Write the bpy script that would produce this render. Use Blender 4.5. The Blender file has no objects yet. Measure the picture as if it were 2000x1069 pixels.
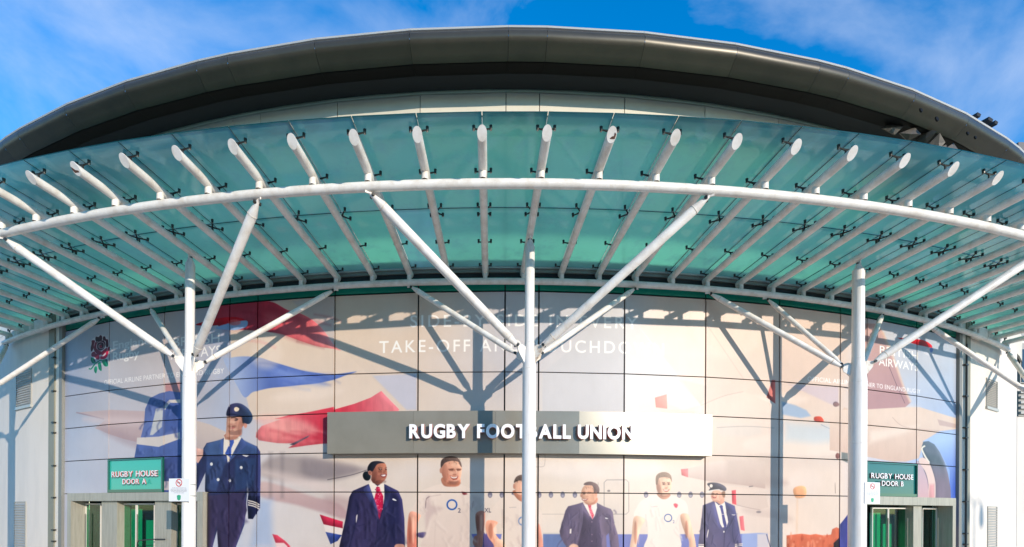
import bpy, math, random
import numpy as np
from mathutils import Matrix, Vector

random.seed(7)
R = math.radians
scene = bpy.context.scene
col = scene.collection

# ------------------------------------------------------------------ camera
# The building is a drum of radius 37 m whose axis is the world origin; the
# street lies towards -Y.  Camera solved from the photograph's straight lines.
EYE = 1.6
FPX, PX, YH = 947.28219, 940.64663, 998.91882
PSI, ROLL = 0.00658, 0.00525
CX, CD = -0.03155 * 37, 1.35954 * 37
cam_data = bpy.data.cameras.new('camera')
cam = bpy.data.objects.new('camera', cam_data)
col.objects.link(cam)
cam.matrix_world = (Matrix.Translation((CX, -CD, EYE)) @ Matrix.Rotation(-PSI, 4, 'Z')
                    @ Matrix.Rotation(R(90), 4, 'X') @ Matrix.Rotation(ROLL, 4, 'Z'))
cam_data.sensor_width = 36
cam_data.lens = FPX / 2000 * 36
cam_data.shift_x = (1000 - PX) / 2000
cam_data.shift_y = (YH - 534.5) / 2000
cam_data.clip_end = 3000
scene.camera = cam

# ------------------------------------------------------------------ sky and sun
SUN_AZ, SUN_EL = -33.5, 14.3          # travelling direction of the light / height
world = bpy.data.worlds.new('World')
scene.world = world
world.use_nodes = True
nt = world.node_tree
for n in list(nt.nodes):
    nt.nodes.remove(n)
def N(t, kind, **kw):
    n = t.nodes.new(kind)
    for k, v in kw.items():
        setattr(n, k, v)
    return n
sky = N(nt, 'ShaderNodeTexSky', sky_type='NISHITA', sun_disc=False)
sky.sun_elevation = R(SUN_EL)
sky.sun_rotation = R(180 + SUN_AZ)
sky.air_density = 1.0
sky.dust_density = 0.0
sky.ozone_density = 4.0
hsv = N(nt, 'ShaderNodeHueSaturation')
hsv.inputs['Saturation'].default_value = 1.28
hsv.inputs['Value'].default_value = 2.9
nt.links.new(sky.outputs[0], hsv.inputs['Color'])
tc = N(nt, 'ShaderNodeTexCoord')
mp = N(nt, 'ShaderNodeMapping')
mp.inputs['Location'].default_value = (-1.70, -0.467, -2.826)
mp.inputs['Rotation'].default_value = (0.0, R(-28), 0.25)
mp.inputs['Scale'].default_value = (2.2, 2.2, 3.4)
nt.links.new(tc.outputs['Generated'], mp.inputs['Vector'])
cn = N(nt, 'ShaderNodeTexNoise')
cn.inputs['Scale'].default_value = 1.35
cn.inputs['Detail'].default_value = 7
cn.inputs['Roughness'].default_value = 0.56
cn.inputs['Distortion'].default_value = 0.35
nt.links.new(mp.outputs[0], cn.inputs['Vector'])
cr = N(nt, 'ShaderNodeValToRGB')
cr.color_ramp.elements[0].position = 0.49
cr.color_ramp.elements[0].color = (0, 0, 0, 1)
cr.color_ramp.elements[1].position = 0.84
cr.color_ramp.elements[1].color = (0.75, 0.75, 0.75, 1)
nt.links.new(cn.outputs['Fac'], cr.inputs['Fac'])
mixc = N(nt, 'ShaderNodeMixRGB')
mixc.inputs['Color2'].default_value = (6.0, 7.0, 9.0, 1)
nt.links.new(cr.outputs['Color'], mixc.inputs['Fac'])
nt.links.new(hsv.outputs[0], mixc.inputs['Color1'])
bg = N(nt, 'ShaderNodeBackground')
bg.inputs['Strength'].default_value = 0.12
nt.links.new(mixc.outputs[0], bg.inputs['Color'])
wo = N(nt, 'ShaderNodeOutputWorld')
nt.links.new(bg.outputs[0], wo.inputs['Surface'])

a, e = R(SUN_AZ), R(SUN_EL)
SUN_DIR = Vector((math.sin(a) * math.cos(e), math.cos(a) * math.cos(e), -math.sin(e)))
sd = bpy.data.lights.new('sun', 'SUN')
sd.energy = 4.4
sd.angle = R(0.5)
sd.color = (1.0, 0.89, 0.76)
so = bpy.data.objects.new('sun', sd)
so.rotation_euler = SUN_DIR.to_track_quat('-Z', 'Y').to_euler()
so.location = -SUN_DIR * 120
col.objects.link(so)
vs = scene.view_settings
vs.view_transform = 'Standard'
vs.look = 'None'
vs.exposure = 0.0
vs.gamma = 1.0
vs.use_curve_mapping = False

# ------------------------------------------------------------------ measuring helpers
RW = 37.0                              # radius of the printed wall
def ray(u, v):
    c, s = math.cos(ROLL), math.sin(ROLL)
    U, V = u - PX, v - YH
    aa, bb = U * c + V * s, -U * s + V * c
    xr, z = aa / FPX, -bb / FPX
    return (xr * math.cos(PSI) + math.sin(PSI), -xr * math.sin(PSI) + math.cos(PSI), z)
def at(u, v, rad=RW):
    """angle and height of the point of the drum of that radius seen at photo pixel u, v"""
    r = ray(u, v)
    A = r[0] ** 2 + r[1] ** 2
    B = 2 * (CX * r[0] - CD * r[1])
    Cc = CX * CX + CD * CD - rad * rad
    t = (-B - math.sqrt(max(B * B - 4 * A * Cc, 0))) / (2 * A)
    x, y, z = CX + t * r[0], -CD + t * r[1], t * r[2]
    return math.atan2(x, -y), z + EYE
def ang(u, rad=RW, v=950):
    return at(u, v, rad)[0]
def P(rad, th, z):
    return Vector((rad * math.sin(th), -rad * math.cos(th), z))

# ------------------------------------------------------------------ object helpers
def tag(o, label=None, cat=None, group=None, kind=None):
    if label: o['label'] = label
    if cat: o['category'] = cat
    if group: o['group'] = group
    if kind: o['kind'] = kind
    return o
def thing(name, loc, label, cat, group=None):
    o = bpy.data.objects.new(name, None)
    o.empty_display_size = 0.3
    o.location = loc
    col.objects.link(o)
    return tag(o, label, cat, group)
class MB:
    def __init__(s):
        s.v, s.f, s.m, s.uv = [], [], [], []
        s.mi = 0
    def add(s, vs, fs):
        b = len(s.v)
        s.v += [tuple(p) for p in vs]
        s.f += [tuple(b + i for i in f) for f in fs]
        s.m += [s.mi] * len(fs)
        return s
    def hexa(s, q):
        """q: 8 points, 0-3 one face ring, 4-7 the opposite"""
        return s.add(q, [(0, 3, 2, 1), (4, 5, 6, 7), (0, 1, 5, 4), (1, 2, 6, 5), (2, 3, 7, 6), (3, 0, 4, 7)])
    def slab(s, t0, t1, z0, z1, r0, r1, m0=0.0, m1=0.0):
        """block between two angles of the drum, flat front; m: shave of the ends in metres"""
        def pts(r):
            p, q = P(r, t0, 0), P(r, t1, 0)
            d = (q - p).normalized()
            return p + d * m0, q - d * m1
        a0, b0 = pts(r0); a1, b1 = pts(r1)
        def up(p, z): return Vector((p.x, p.y, z))
        return s.hexa([up(a1, z0), up(b1, z0), up(b1, z1), up(a1, z1), up(a0, z0), up(b0, z0), up(b0, z1), up(a0, z1)][::1])
    def box(s, c, ax, ay, az):
        c = Vector(c); ax, ay, az = Vector(ax), Vector(ay), Vector(az)
        q = [c + sx * ax + sy * ay + sz * az for sz in (-1, 1) for sx, sy in ((-1, -1), (1, -1), (1, 1), (-1, 1))]
        return s.hexa(q)
    def tube(s, path, radii, n=12, cap=True):
        path = [Vector(p) for p in path]
        if not hasattr(radii, '__len__'): radii = [radii] * len(path)
        rings = []
        ref = None
        for i, p in enumerate(path):
            d = (path[min(i + 1, len(path) - 1)] - path[max(i - 1, 0)]).normalized()
            if ref is None:
                ref = Vector((0, 0, 1)) if abs(d.z) < 0.95 else Vector((1, 0, 0))
            x = d.cross(ref).normalized(); y = x.cross(d).normalized()
            rings.append([p + (x * math.cos(2 * math.pi * k / n) + y * math.sin(2 * math.pi * k / n)) * radii[i] for k in range(n)])
        b = [q for r in rings for q in r]
        fs = []
        for i in range(len(path) - 1):
            for k in range(n):
                k2 = (k + 1) % n
                fs.append((i * n + k, i * n + k2, (i + 1) * n + k2, (i + 1) * n + k))
        if cap:
            fs.append(tuple(range(n))[::-1])
            fs.append(tuple((len(path) - 1) * n + k for k in range(n)))
        return s.add(b, fs)
    def build(s, name, mats, parent=None, smooth=False, uv=None):
        me = bpy.data.meshes.new(name)
        me.from_pydata(s.v, [], s.f)
        if not isinstance(mats, (list, tuple)): mats = [mats]
        for m in mats: me.materials.append(m)
        if len(mats) > 1:
            me.polygons.foreach_set('material_index', s.m)
        if uv:
            l = me.uv_layers.new(name='UVMap')
            for lp in me.loops:
                l.data[lp.index].uv = uv(Vector(s.v[lp.vertex_index]))
        if smooth:
            me.polygons.foreach_set('use_smooth', [True] * len(me.polygons))
            me.set_sharp_from_angle(angle=R(38))
        me.update()
        # outward normals
        o = bpy.data.objects.new(name, me)
        col.objects.link(o)
        if parent is not None:
            o.parent = parent
            o.matrix_parent_inverse = Matrix.Translation(-parent.location)
        return o

# ------------------------------------------------------------------ materials
def mat(name, color, rough=0.5, metal=0.0, spec=0.5, noise=None, bump=None, coat=0.0, vary=0.0):
    """noise: (scale, amount, colour2, detail) mottling; bump: (scale, strength)"""
    m = bpy.data.materials.new(name)
    m.use_nodes = True
    t = m.node_tree
    b = t.nodes['Principled BSDF']
    b.inputs['Base Color'].default_value = (*color, 1)
    b.inputs['Roughness'].default_value = rough
    b.inputs['Metallic'].default_value = metal
    b.inputs['Specular IOR Level'].default_value = spec
    b.inputs['Coat Weight'].default_value = coat
    co = N(t, 'ShaderNodeTexCoord')
    if noise:
        sc, amt, c2 = noise[:3]
        mp_ = N(t, 'ShaderNodeMapping')
        mp_.inputs['Scale'].default_value = noise[3] if len(noise) > 3 else (1, 1, 1)
        t.links.new(co.outputs['Object'], mp_.inputs['Vector'])
        nz = N(t, 'ShaderNodeTexNoise')
        nz.inputs['Scale'].default_value = sc
        nz.inputs['Detail'].default_value = 6
        nz.inputs['Roughness'].default_value = 0.65
        t.links.new(mp_.outputs[0], nz.inputs['Vector'])
        rp = N(t, 'ShaderNodeValToRGB')
        rp.color_ramp.elements[0].position = 0.42
        rp.color_ramp.elements[1].position = 0.72
        rp.color_ramp.elements[0].color = (0, 0, 0, 1)
        rp.color_ramp.elements[1].color = (amt, amt, amt, 1)
        t.links.new(nz.outputs['Fac'], rp.inputs['Fac'])
        mx = N(t, 'ShaderNodeMixRGB')
        mx.inputs['Color1'].default_value = (*color, 1)
        mx.inputs['Color2'].default_value = (*c2, 1)
        t.links.new(rp.outputs['Color'], mx.inputs['Fac'])
        t.links.new(mx.outputs[0], b.inputs['Base Color'])
    if vary:                           # each piece a little lighter or darker than the next
        oi = N(t, 'ShaderNodeObjectInfo')
        vr = N(t, 'ShaderNodeMapRange'); vr.inputs['To Min'].default_value = 1 - vary; vr.inputs['To Max'].default_value = 1 + vary
        t.links.new(oi.outputs['Random'], vr.inputs['Value'])
        hv = N(t, 'ShaderNodeHueSaturation')
        t.links.new(vr.outputs[0], hv.inputs['Value'])
        if b.inputs['Base Color'].links: t.links.new(b.inputs['Base Color'].links[0].from_socket, hv.inputs['Color'])
        else: hv.inputs['Color'].default_value = (*color, 1)
        t.links.new(hv.outputs[0], b.inputs['Base Color'])
    if bump:
        nb = N(t, 'ShaderNodeTexNoise')
        nb.inputs['Scale'].default_value = bump[0]
        nb.inputs['Detail'].default_value = 4
        t.links.new(co.outputs['Object'], nb.inputs['Vector'])
        bp = N(t, 'ShaderNodeBump')
        bp.inputs['Strength'].default_value = bump[1]
        bp.inputs['Distance'].default_value = 0.02
        t.links.new(nb.outputs['Fac'], bp.inputs['Height'])
        t.links.new(bp.outputs[0], b.inputs['Normal'])
    return m
M = {}
M['white_steel'] = mat('white_painted_steel', (0.83, 0.78, 0.71), 0.42, noise=(3.6, 0.62, (0.52, 0.43, 0.33)), bump=(25, 0.04))
M['column_steel'] = mat('rain_streaked_white_steel', (0.83, 0.785, 0.725), 0.4, noise=(7.0, 0.55, (0.56, 0.48, 0.39), (1.6, 1.6, 0.12)))
M['rusty_steel'] = mat('rust_stained_white_steel', (0.76, 0.70, 0.60), 0.5, noise=(9.0, 0.85, (0.36, 0.19, 0.07)))
M['rust'] = mat('rust_brown', (0.10, 0.045, 0.03), 0.8, noise=(20, 0.7, (0.22, 0.10, 0.05)))
M['fitting'] = mat('dark_cast_steel', (0.035, 0.035, 0.032), 0.35, 0.6, noise=(30, 0.4, (0.16, 0.15, 0.12)))
M['bolt_face'] = mat('bright_bolt_face', (0.32, 0.30, 0.26), 0.3, 0.9)
M['joint'] = mat('black_joint', (0.012, 0.012, 0.013), 0.8)
M['recess'] = mat('black_recess', (0.02, 0.02, 0.02), 0.7)
M['trim'] = mat('pale_grey_trim', (0.42, 0.43, 0.40), 0.45, 0.1)
M['trim_dark'] = mat('grey_green_post_paint', (0.235, 0.225, 0.165), 0.5, noise=(3, 0.4, (0.17, 0.165, 0.13)))
M['trim_grey'] = mat('mid_grey_trim', (0.20, 0.195, 0.17), 0.45)
M['cream'] = mat('cream_strip_paint', (0.72, 0.67, 0.58), 0.5)
M['roof_paint'] = mat('bronze_grey_roof_paint', (0.072, 0.060, 0.039), 0.36, 0.35, noise=(1.3, 0.75, (0.05, 0.043, 0.03), (1, 1, 1)), bump=(0.9, 0.3), vary=0.16)
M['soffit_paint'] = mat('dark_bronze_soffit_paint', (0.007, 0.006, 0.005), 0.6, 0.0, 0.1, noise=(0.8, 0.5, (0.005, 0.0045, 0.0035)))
M['roof_edge'] = mat('white_roof_edge', (0.75, 0.75, 0.75), 0.5)
M['beige_panel'] = mat('beige_metal_panel', (0.66, 0.595, 0.475), 0.45, 0.0, noise=(1.5, 0.5, (0.56, 0.50, 0.39)), vary=0.06)
M['render_white'] = mat('white_painted_blockwork', (0.74, 0.665, 0.575), 0.75, noise=(1.6, 0.6, (0.60, 0.55, 0.48), (1, 1, 0.25)), bump=(18, 0.12))
M['louvre'] = mat('grey_louvre_paint', (0.36, 0.345, 0.30), 0.5)
M['steel'] = mat('brushed_steel', (0.235, 0.215, 0.17), 0.23, 0.7, noise=(1.1, 0.6, (0.18, 0.165, 0.125)))
M['steel_frame'] = mat('grey_steel_door_frame', (0.46, 0.42, 0.335), 0.42, 0.3, noise=(3.0, 0.7, (0.30, 0.275, 0.215), (6, 6, 0.4)))
M['letter'] = mat('white_letter', (0.82, 0.80, 0.78), 0.4)
M['letter_side'] = mat('red_letter_return', (0.55, 0.12, 0.10), 0.45)
M['door_green'] = mat('green_tinted_glass', (0.012, 0.10, 0.075), 0.04, 0.0, 0.8)
M['sign_green'] = mat('green_glass_sign', (0.035, 0.42, 0.31), 0.05, 0.0, 0.7)
M['sign_teal'] = mat('teal_glass_sign', (0.01, 0.11, 0.105), 0.05, 0.0, 0.7)
M['clerestory'] = mat('green_glazed_strip', (0.006, 0.19, 0.125), 0.06, 0.0, 0.6, noise=(0.7, 0.6, (0.02, 0.33, 0.22)))
M['added_mint'] = mat('added_mint_slab_green', (0.10, 0.58, 0.42), 0.15, 0.0, 0.4)  # for the added slabs that stand in for bright green in the doors
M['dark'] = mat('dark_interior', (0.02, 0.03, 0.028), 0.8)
M['white_board'] = mat('white_notice_board', (0.80, 0.79, 0.77), 0.4)
M['ink_red'] = mat('red_print', (0.60, 0.06, 0.05), 0.5)
M['ink_black'] = mat('grey_print', (0.12, 0.12, 0.12), 0.5)
M['ink_green'] = mat('green_print', (0.04, 0.35, 0.18), 0.5)
M['paving'] = mat('concrete_paving', (0.53, 0.455, 0.365), 0.85, noise=(0.6, 0.6, (0.45, 0.385, 0.31)), bump=(6, 0.2))
M['pipe'] = mat('black_pipe', (0.03, 0.03, 0.03), 0.4)
M['grey_band'] = mat('grey_band_behind_canopy', (0.26, 0.28, 0.27), 0.12, 0.0, 0.4)  # for the made-up band that deepens the outer canopy tone
M['window'] = mat('dark_window_glass', (0.03, 0.035, 0.04), 0.05, 0.0, 0.8)

def schlick(t, f0):
    """reflectance that is the same from both sides of a thin sheet"""
    lw = N(t, 'ShaderNodeLayerWeight'); lw.inputs['Blend'].default_value = 0.5
    pw = N(t, 'ShaderNodeMath', operation='POWER'); pw.inputs[1].default_value = 5
    t.links.new(lw.outputs['Facing'], pw.inputs[0])
    ma = N(t, 'ShaderNodeMath', operation='MULTIPLY_ADD'); ma.inputs[1].default_value = 1 - f0; ma.inputs[2].default_value = f0
    t.links.new(pw.outputs[0], ma.inputs[0])
    return ma
def sheen(m, rough, f0, tint=(1, 1, 1)):
    """swap a Principled material for plain diffuse under a gloss with a soft-edged highlight"""
    t = m.node_tree
    b = t.nodes['Principled BSDF']
    d = N(t, 'ShaderNodeBsdfDiffuse')
    src = b.inputs['Base Color']
    if src.links: t.links.new(src.links[0].from_socket, d.inputs['Color'])
    else: d.inputs['Color'].default_value = src.default_value[:]
    g = N(t, 'ShaderNodeBsdfGlossy', distribution='BECKMANN')
    g.inputs['Roughness'].default_value = rough; g.inputs['Color'].default_value = (*tint, 1)
    if b.inputs['Normal'].links:
        for n in (d, g): t.links.new(b.inputs['Normal'].links[0].from_socket, n.inputs['Normal'])
    x = N(t, 'ShaderNodeMixShader')
    t.links.new(schlick(t, f0).outputs[0], x.inputs[0]); t.links.new(d.outputs[0], x.inputs[1]); t.links.new(g.outputs[0], x.inputs[2])
    t.links.new(x.outputs[0], t.nodes['Material Output'].inputs['Surface'])
    t.nodes.remove(b)
sheen(M['steel'], 0.285, 0.095, (0.80, 0.76, 0.66))
def canopy_glass(name='frosted_teal_canopy_glass', tint=(0.26, 0.55, 0.49), clear=0.45, look=(0.07, 0.25, 0.215)):
    m = bpy.data.materials.new(name)
    m.use_nodes = True
    t = m.node_tree
    t.nodes.remove(t.nodes['Principled BSDF'])
    out = t.nodes['Material Output']
    co = N(t, 'ShaderNodeTexCoord')
    nz = N(t, 'ShaderNodeTexNoise')
    nz.inputs['Scale'].default_value = 0.45
    nz.inputs['Detail'].default_value = 7
    nz.inputs['Roughness'].default_value = 0.6
    t.links.new(co.outputs['Object'], nz.inputs['Vector'])
    def rgb(c1, c2):
        x = N(t, 'ShaderNodeMixRGB')
        x.inputs['Color1'].default_value = (*c1, 1)
        x.inputs['Color2'].default_value = (*c2, 1)
        rp = N(t, 'ShaderNodeMapRange')
        rp.inputs['From Min'].default_value = 0.35
        rp.inputs['From Max'].default_value = 0.68
        t.links.new(nz.outputs['Fac'], rp.inputs['Value'])
        t.links.new(rp.outputs[0], x.inputs['Fac'])
        return x
    tr = N(t, 'ShaderNodeBsdfRefraction'); tr.inputs['Color'].default_value = (0.26, 0.86, 0.64, 1); tr.inputs['IOR'].default_value = 1.12; tr.inputs['Roughness'].default_value = 0.62
    tl = N(t, 'ShaderNodeBsdfTranslucent')
    c1 = rgb(tint, tuple(min(1, x * 1.15 + 0.05) for x in tint))
    t.links.new(c1.outputs[0], tl.inputs['Color'])
    df = N(t, 'ShaderNodeBsdfDiffuse')
    c2 = rgb(look, tuple(x * 1.3 + 0.02 for x in look))
    t.links.new(c2.outputs[0], df.inputs['Color'])
    gl = N(t, 'ShaderNodeBsdfGlossy'); gl.inputs['Roughness'].default_value = 0.08
    gl.inputs['Color'].default_value = (0.85, 0.95, 1.0, 1)
    m1 = N(t, 'ShaderNodeMixShader'); m1.inputs[0].default_value = 0.45
    t.links.new(tl.outputs[0], m1.inputs[1]); t.links.new(df.outputs[0], m1.inputs[2])
    m2 = N(t, 'ShaderNodeMixShader'); m2.inputs[0].default_value = clear
    oi = N(t, 'ShaderNodeObjectInfo')
    vr = N(t, 'ShaderNodeMapRange'); vr.inputs['To Min'].default_value = clear - 0.17; vr.inputs['To Max'].default_value = clear + 0.17
    t.links.new(oi.outputs['Random'], vr.inputs['Value'])
    dn = N(t, 'ShaderNodeTexNoise'); dn.inputs['Scale'].default_value = 2.2; dn.inputs['Detail'].default_value = 8; dn.inputs['Roughness'].default_value = 0.7
    t.links.new(co.outputs['Object'], dn.inputs['Vector'])
    ds = N(t, 'ShaderNodeMapRange'); ds.inputs['From Min'].default_value = 0.5; ds.inputs['From Max'].default_value = 0.75; ds.inputs['To Min'].default_value = 0.0; ds.inputs['To Max'].default_value = 0.30
    t.links.new(dn.outputs['Fac'], ds.inputs['Value'])
    sb = N(t, 'ShaderNodeMath', operation='SUBTRACT', use_clamp=True)
    t.links.new(vr.outputs[0], sb.inputs[0]); t.links.new(ds.outputs[0], sb.inputs[1])
    t.links.new(sb.outputs[0], m2.inputs[0])
    t.links.new(m1.outputs[0], m2.inputs[1]); t.links.new(tr.outputs[0], m2.inputs[2])
    fr = schlick(t, 0.04)
    m3 = N(t, 'ShaderNodeMixShader')
    t.links.new(fr.outputs[0], m3.inputs[0])
    t.links.new(m2.outputs[0], m3.inputs[1]); t.links.new(gl.outputs[0], m3.inputs[2])
    t.links.new(m3.outputs[0], out.inputs['Surface'])
    return m
M['canopy'] = canopy_glass()
M['canopy_pale'] = canopy_glass('paler_canopy_glass', (0.30, 0.60, 0.62), 0.25, (0.16, 0.32, 0.33))
# ------------------------------------------------------------------ the printed film on the wall
# One generated picture, laid over the panels by their own coordinates (arc length, height).
PPM = 110.0                            # texels per metre
WZ0, WZ1 = 0.0, 7.70
TH0, TH1 = R(-24.45), R(24.45)
CW, CH = int((TH1 - TH0) * RW * PPM), int((WZ1 - WZ0) * PPM)
canvas = np.zeros((CH, CW, 3), np.float32)      # row 0 = bottom

def cv(p):
    th, z = at(p[0], p[1])
    return ((th - TH0) * RW * PPM, (z - WZ0) * PPM)
def smooth(pts, closed=True, n=5):
    out = []
    L = len(pts)
    for i in range(L if closed else L - 1):
        if closed:
            a_, b_, c_, d_ = (pts[(i + k - 1) % L] for k in range(4))
        else:
            a_, b_, c_, d_ = pts[max(i - 1, 0)], pts[i], pts[i + 1], pts[min(i + 2, L - 1)]
        for k in range(n):
            t = k / n
            out.append(tuple(0.5 * (2 * b_[j] + (c_[j] - a_[j]) * t + (2 * a_[j] - 5 * b_[j] + 4 * c_[j] - d_[j]) * t * t
                                    + (3 * b_[j] - a_[j] - 3 * c_[j] + d_[j]) * t ** 3) for j in (0, 1)))
    if not closed: out.append(tuple(pts[-1]))
    return out
def fill(poly, color, soft=1.0, alpha=1.0, color2=None, g=None):
    """fill a polygon given in texels; soft: width of the edge; g: gradient line for color -> color2"""
    q = np.array(poly, np.float32)
    pad = soft + 1
    x0, y0 = np.floor(q.min(0) - pad).astype(int); x1, y1 = np.ceil(q.max(0) + pad).astype(int)
    x0, y0, x1, y1 = max(x0, 0), max(y0, 0), min(x1, CW), min(y1, CH)
    if x1 <= x0 or y1 <= y0: return
    st = 1 if soft < 12 or (x1 - x0) * (y1 - y0) < 60000 else 4
    X, Y = np.meshgrid(np.arange(x0, x1, st, dtype=np.float32) + 0.5, np.arange(y0, y1, st, dtype=np.float32) + 0.5)
    ins = np.zeros(X.shape, bool); d2 = np.full(X.shape, 1e12, np.float32)
    for i in range(len(q)):
        ax, ay = q[i]; bx, by = q[(i + 1) % len(q)]
        ex, ey = bx - ax, by - ay
        l2 = ex * ex + ey * ey
        if l2 < 1e-9: continue
        if ay != by:
            ins ^= ((ay > Y) != (by > Y)) & (X < ex * (Y - ay) / (by - ay) + ax)
        t = np.clip(((X - ax) * ex + (Y - ay) * ey) / l2, 0, 1)
        np.minimum(d2, (X - ax - t * ex) ** 2 + (Y - ay - t * ey) ** 2, out=d2)
    sdf = np.where(ins, 1, -1) * np.sqrt(d2)
    al = np.clip(0.5 + sdf / max(soft, 1e-3), 0, 1)
    if soft > 3: al = al * al * (3 - 2 * al)
    al = (al * alpha)[..., None]
    c = np.array(color, np.float32) / 255
    if color2 is not None:
        (gx0, gy0), (gx1, gy1) = g
        t = np.clip(((X - gx0) * (gx1 - gx0) + (Y - gy0) * (gy1 - gy0)) / ((gx1 - gx0) ** 2 + (gy1 - gy0) ** 2), 0, 1)[..., None]
        c = c * (1 - t) + np.array(color2, np.float32) / 255 * t
    if st > 1:
        al = np.repeat(np.repeat(al, st, 0), st, 1)[:y1 - y0, :x1 - x0]
        if color2 is not None: c = np.repeat(np.repeat(c, st, 0), st, 1)[:y1 - y0, :x1 - x0]
    s = canvas[y0:y1, x0:x1]
    s += al * (c - s)
class Pen:
    """draws with the coordinates of an enlarged piece of the photograph: origin and scale"""
    def __init__(s, ox, oy, k): s.ox, s.oy, s.k = ox, oy, k
    def p(s, x, y): return (s.ox + x / s.k, s.oy + y / s.k)
    def c(s, x, y): return cv(s.p(x, y))
    def poly(s, pts, color, soft=1.0, alpha=1.0, sm=True, c2=None, g=None):
        pts = [(pts[i], pts[i + 1]) for i in range(0, len(pts), 2)]
        if sm: pts = smooth(pts)
        gg = None if g is None else (s.c(*g[:2]), s.c(*g[2:]))
        fill([s.c(*p) for p in pts], color, soft, alpha, c2, gg)
    def line(s, pts, w, color, soft=1.0, alpha=1.0, sm=True):
        pts = [(pts[i], pts[i + 1]) for i in range(0, len(pts), 2)]
        if sm and len(pts) > 2: pts = smooth(pts, False)
        lf, rt = [], []
        for i, p in enumerate(pts):
            a_, b_ = pts[max(i - 1, 0)], pts[min(i + 1, len(pts) - 1)]
            dx, dy = b_[0] - a_[0], b_[1] - a_[1]
            l = math.hypot(dx, dy) or 1
            lf.append((p[0] - dy / l * w / 2, p[1] + dx / l * w / 2)); rt.append((p[0] + dy / l * w / 2, p[1] - dx / l * w / 2))
        fill([s.c(*p) for p in lf + rt[::-1]], color, soft, alpha)
    def oval(s, x, y, rx, ry, color, soft=1.0, alpha=1.0, rot=0.0):
        ps = []
        for k in range(20):
            t = k * math.pi / 10
            dx, dy = rx * math.cos(t), ry * math.sin(t)
            ps.append(s.c(x + dx * math.cos(rot) - dy * math.sin(rot), y + dx * math.sin(rot) + dy * math.cos(rot)))
        fill(ps, color, soft, alpha)
def text_tris(body, spacing=1.0, bold=0.0, align='LEFT', shear=0.0):
    cu = bpy.data.curves.new('print', 'FONT')
    cu.body = body; cu.space_character = spacing; cu.offset = bold; cu.resolution_u = 4; cu.shear = shear
    ob = bpy.data.objects.new('print', cu)
    me = bpy.data.meshes.new_from_object(ob)
    me.calc_loop_triangles()
    vv = np.array([v.co[:2] for v in me.vertices], np.float32)
    tt = np.array([t.vertices[:] for t in me.loop_triangles], int)
    bpy.data.objects.remove(ob); bpy.data.curves.remove(cu); bpy.data.meshes.remove(me)
    return vv, tt
def write(body, x0, yb, x1, yt, color, alpha=1.0, spacing=1.0, bold=0.0, xref=None, cap=0.729):
    """print a line of text on the wall: left edge x0, right edge x1 and, at photo column xref, base yb and cap top yt"""
    vv, tt = text_tris(body, spacing, bold)
    xref = x0 if xref is None else xref
    zb, zt = at(xref, yb)[1], at(xref, yt)[1]
    u0, u1 = (ang(x0, v=yb) - TH0) * RW * PPM, (ang(x1, v=yb) - TH0) * RW * PPM
    w0, w1 = vv[:, 0].min(), vv[:, 0].max()
    Xs = u0 + (vv[:, 0] - w0) / (w1 - w0) * (u1 - u0)
    Ys = (zb - WZ0) * PPM + vv[:, 1] / cap * (zt - zb) * PPM
    bx0, by0 = int(Xs.min()) - 1, int(Ys.min()) - 1
    w, h = int(Xs.max()) + 2 - bx0, int(Ys.max()) + 2 - by0
    SS = 3
    mask = np.zeros((h * SS, w * SS), np.float32)
    px, py = (Xs - bx0) * SS, (Ys - by0) * SS
    for t in tt:
        ax, ay, bx, by, cx_, cy_ = px[t[0]], py[t[0]], px[t[1]], py[t[1]], px[t[2]], py[t[2]]
        i0, i1 = int(max(min(ax, bx, cx_), 0)), int(max(ax, bx, cx_)) + 1
        j0, j1 = int(max(min(ay, by, cy_), 0)), int(max(ay, by, cy_)) + 1
        X, Y = np.meshgrid(np.arange(i0, i1) + 0.5, np.arange(j0, j1) + 0.5)
        d = (bx - ax) * (cy_ - ay) - (cx_ - ax) * (by - ay)
        if abs(d) < 1e-9: continue
        l1 = ((bx - X) * (cy_ - Y) - (cx_ - X) * (by - Y)) / d
        l2 = ((cx_ - X) * (ay - Y) - (ax - X) * (cy_ - Y)) / d
        l3 = 1 - l1 - l2
        m_ = (l1 >= -1e-4) & (l2 >= -1e-4) & (l3 >= -1e-4)
        sub = mask[j0:j1, i0:i1]
        sub[m_[:sub.shape[0], :sub.shape[1]]] = 1
    mask = mask.reshape(h, SS, w, SS).mean((1, 3))[..., None] * alpha
    x_a, y_a = max(bx0, 0), max(by0, 0); x_b, y_b = min(bx0 + w, CW), min(by0 + h, CH)
    s = canvas[y_a:y_b, x_a:x_b]
    s += mask[y_a - by0:y_b - by0, x_a - bx0:x_b - bx0] * (np.array(color, np.float32) / 255 - s)

PH = Pen(0, 0, 1)                      # plain photo coordinates
PA, PP1, PS3, PP3, PFP = Pen(690, 885, 10.69), Pen(790, 880, 5.659), Pen(1085, 930, 7.693), Pen(1225, 910, 6.721), Pen(1355, 930, 7.695)
PF, PG, PHH, PI = Pen(375, 780, 7.127), Pen(160, 640, 10.693), Pen(1695, 640, 7.634), Pen(100, 820, 4.293)
PJ, PK, PL, PM, PN = Pen(100, 600, 4.276), Pen(400, 560, 4.111), Pen(400, 800, 3.973), Pen(630, 860, 4.444), Pen(1000, 860, 4.444)
PQ, PR_, PV = Pen(1350, 780, 3.7), Pen(1660, 860, 5.115), Pen(1200, 560, 3.564)

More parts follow.
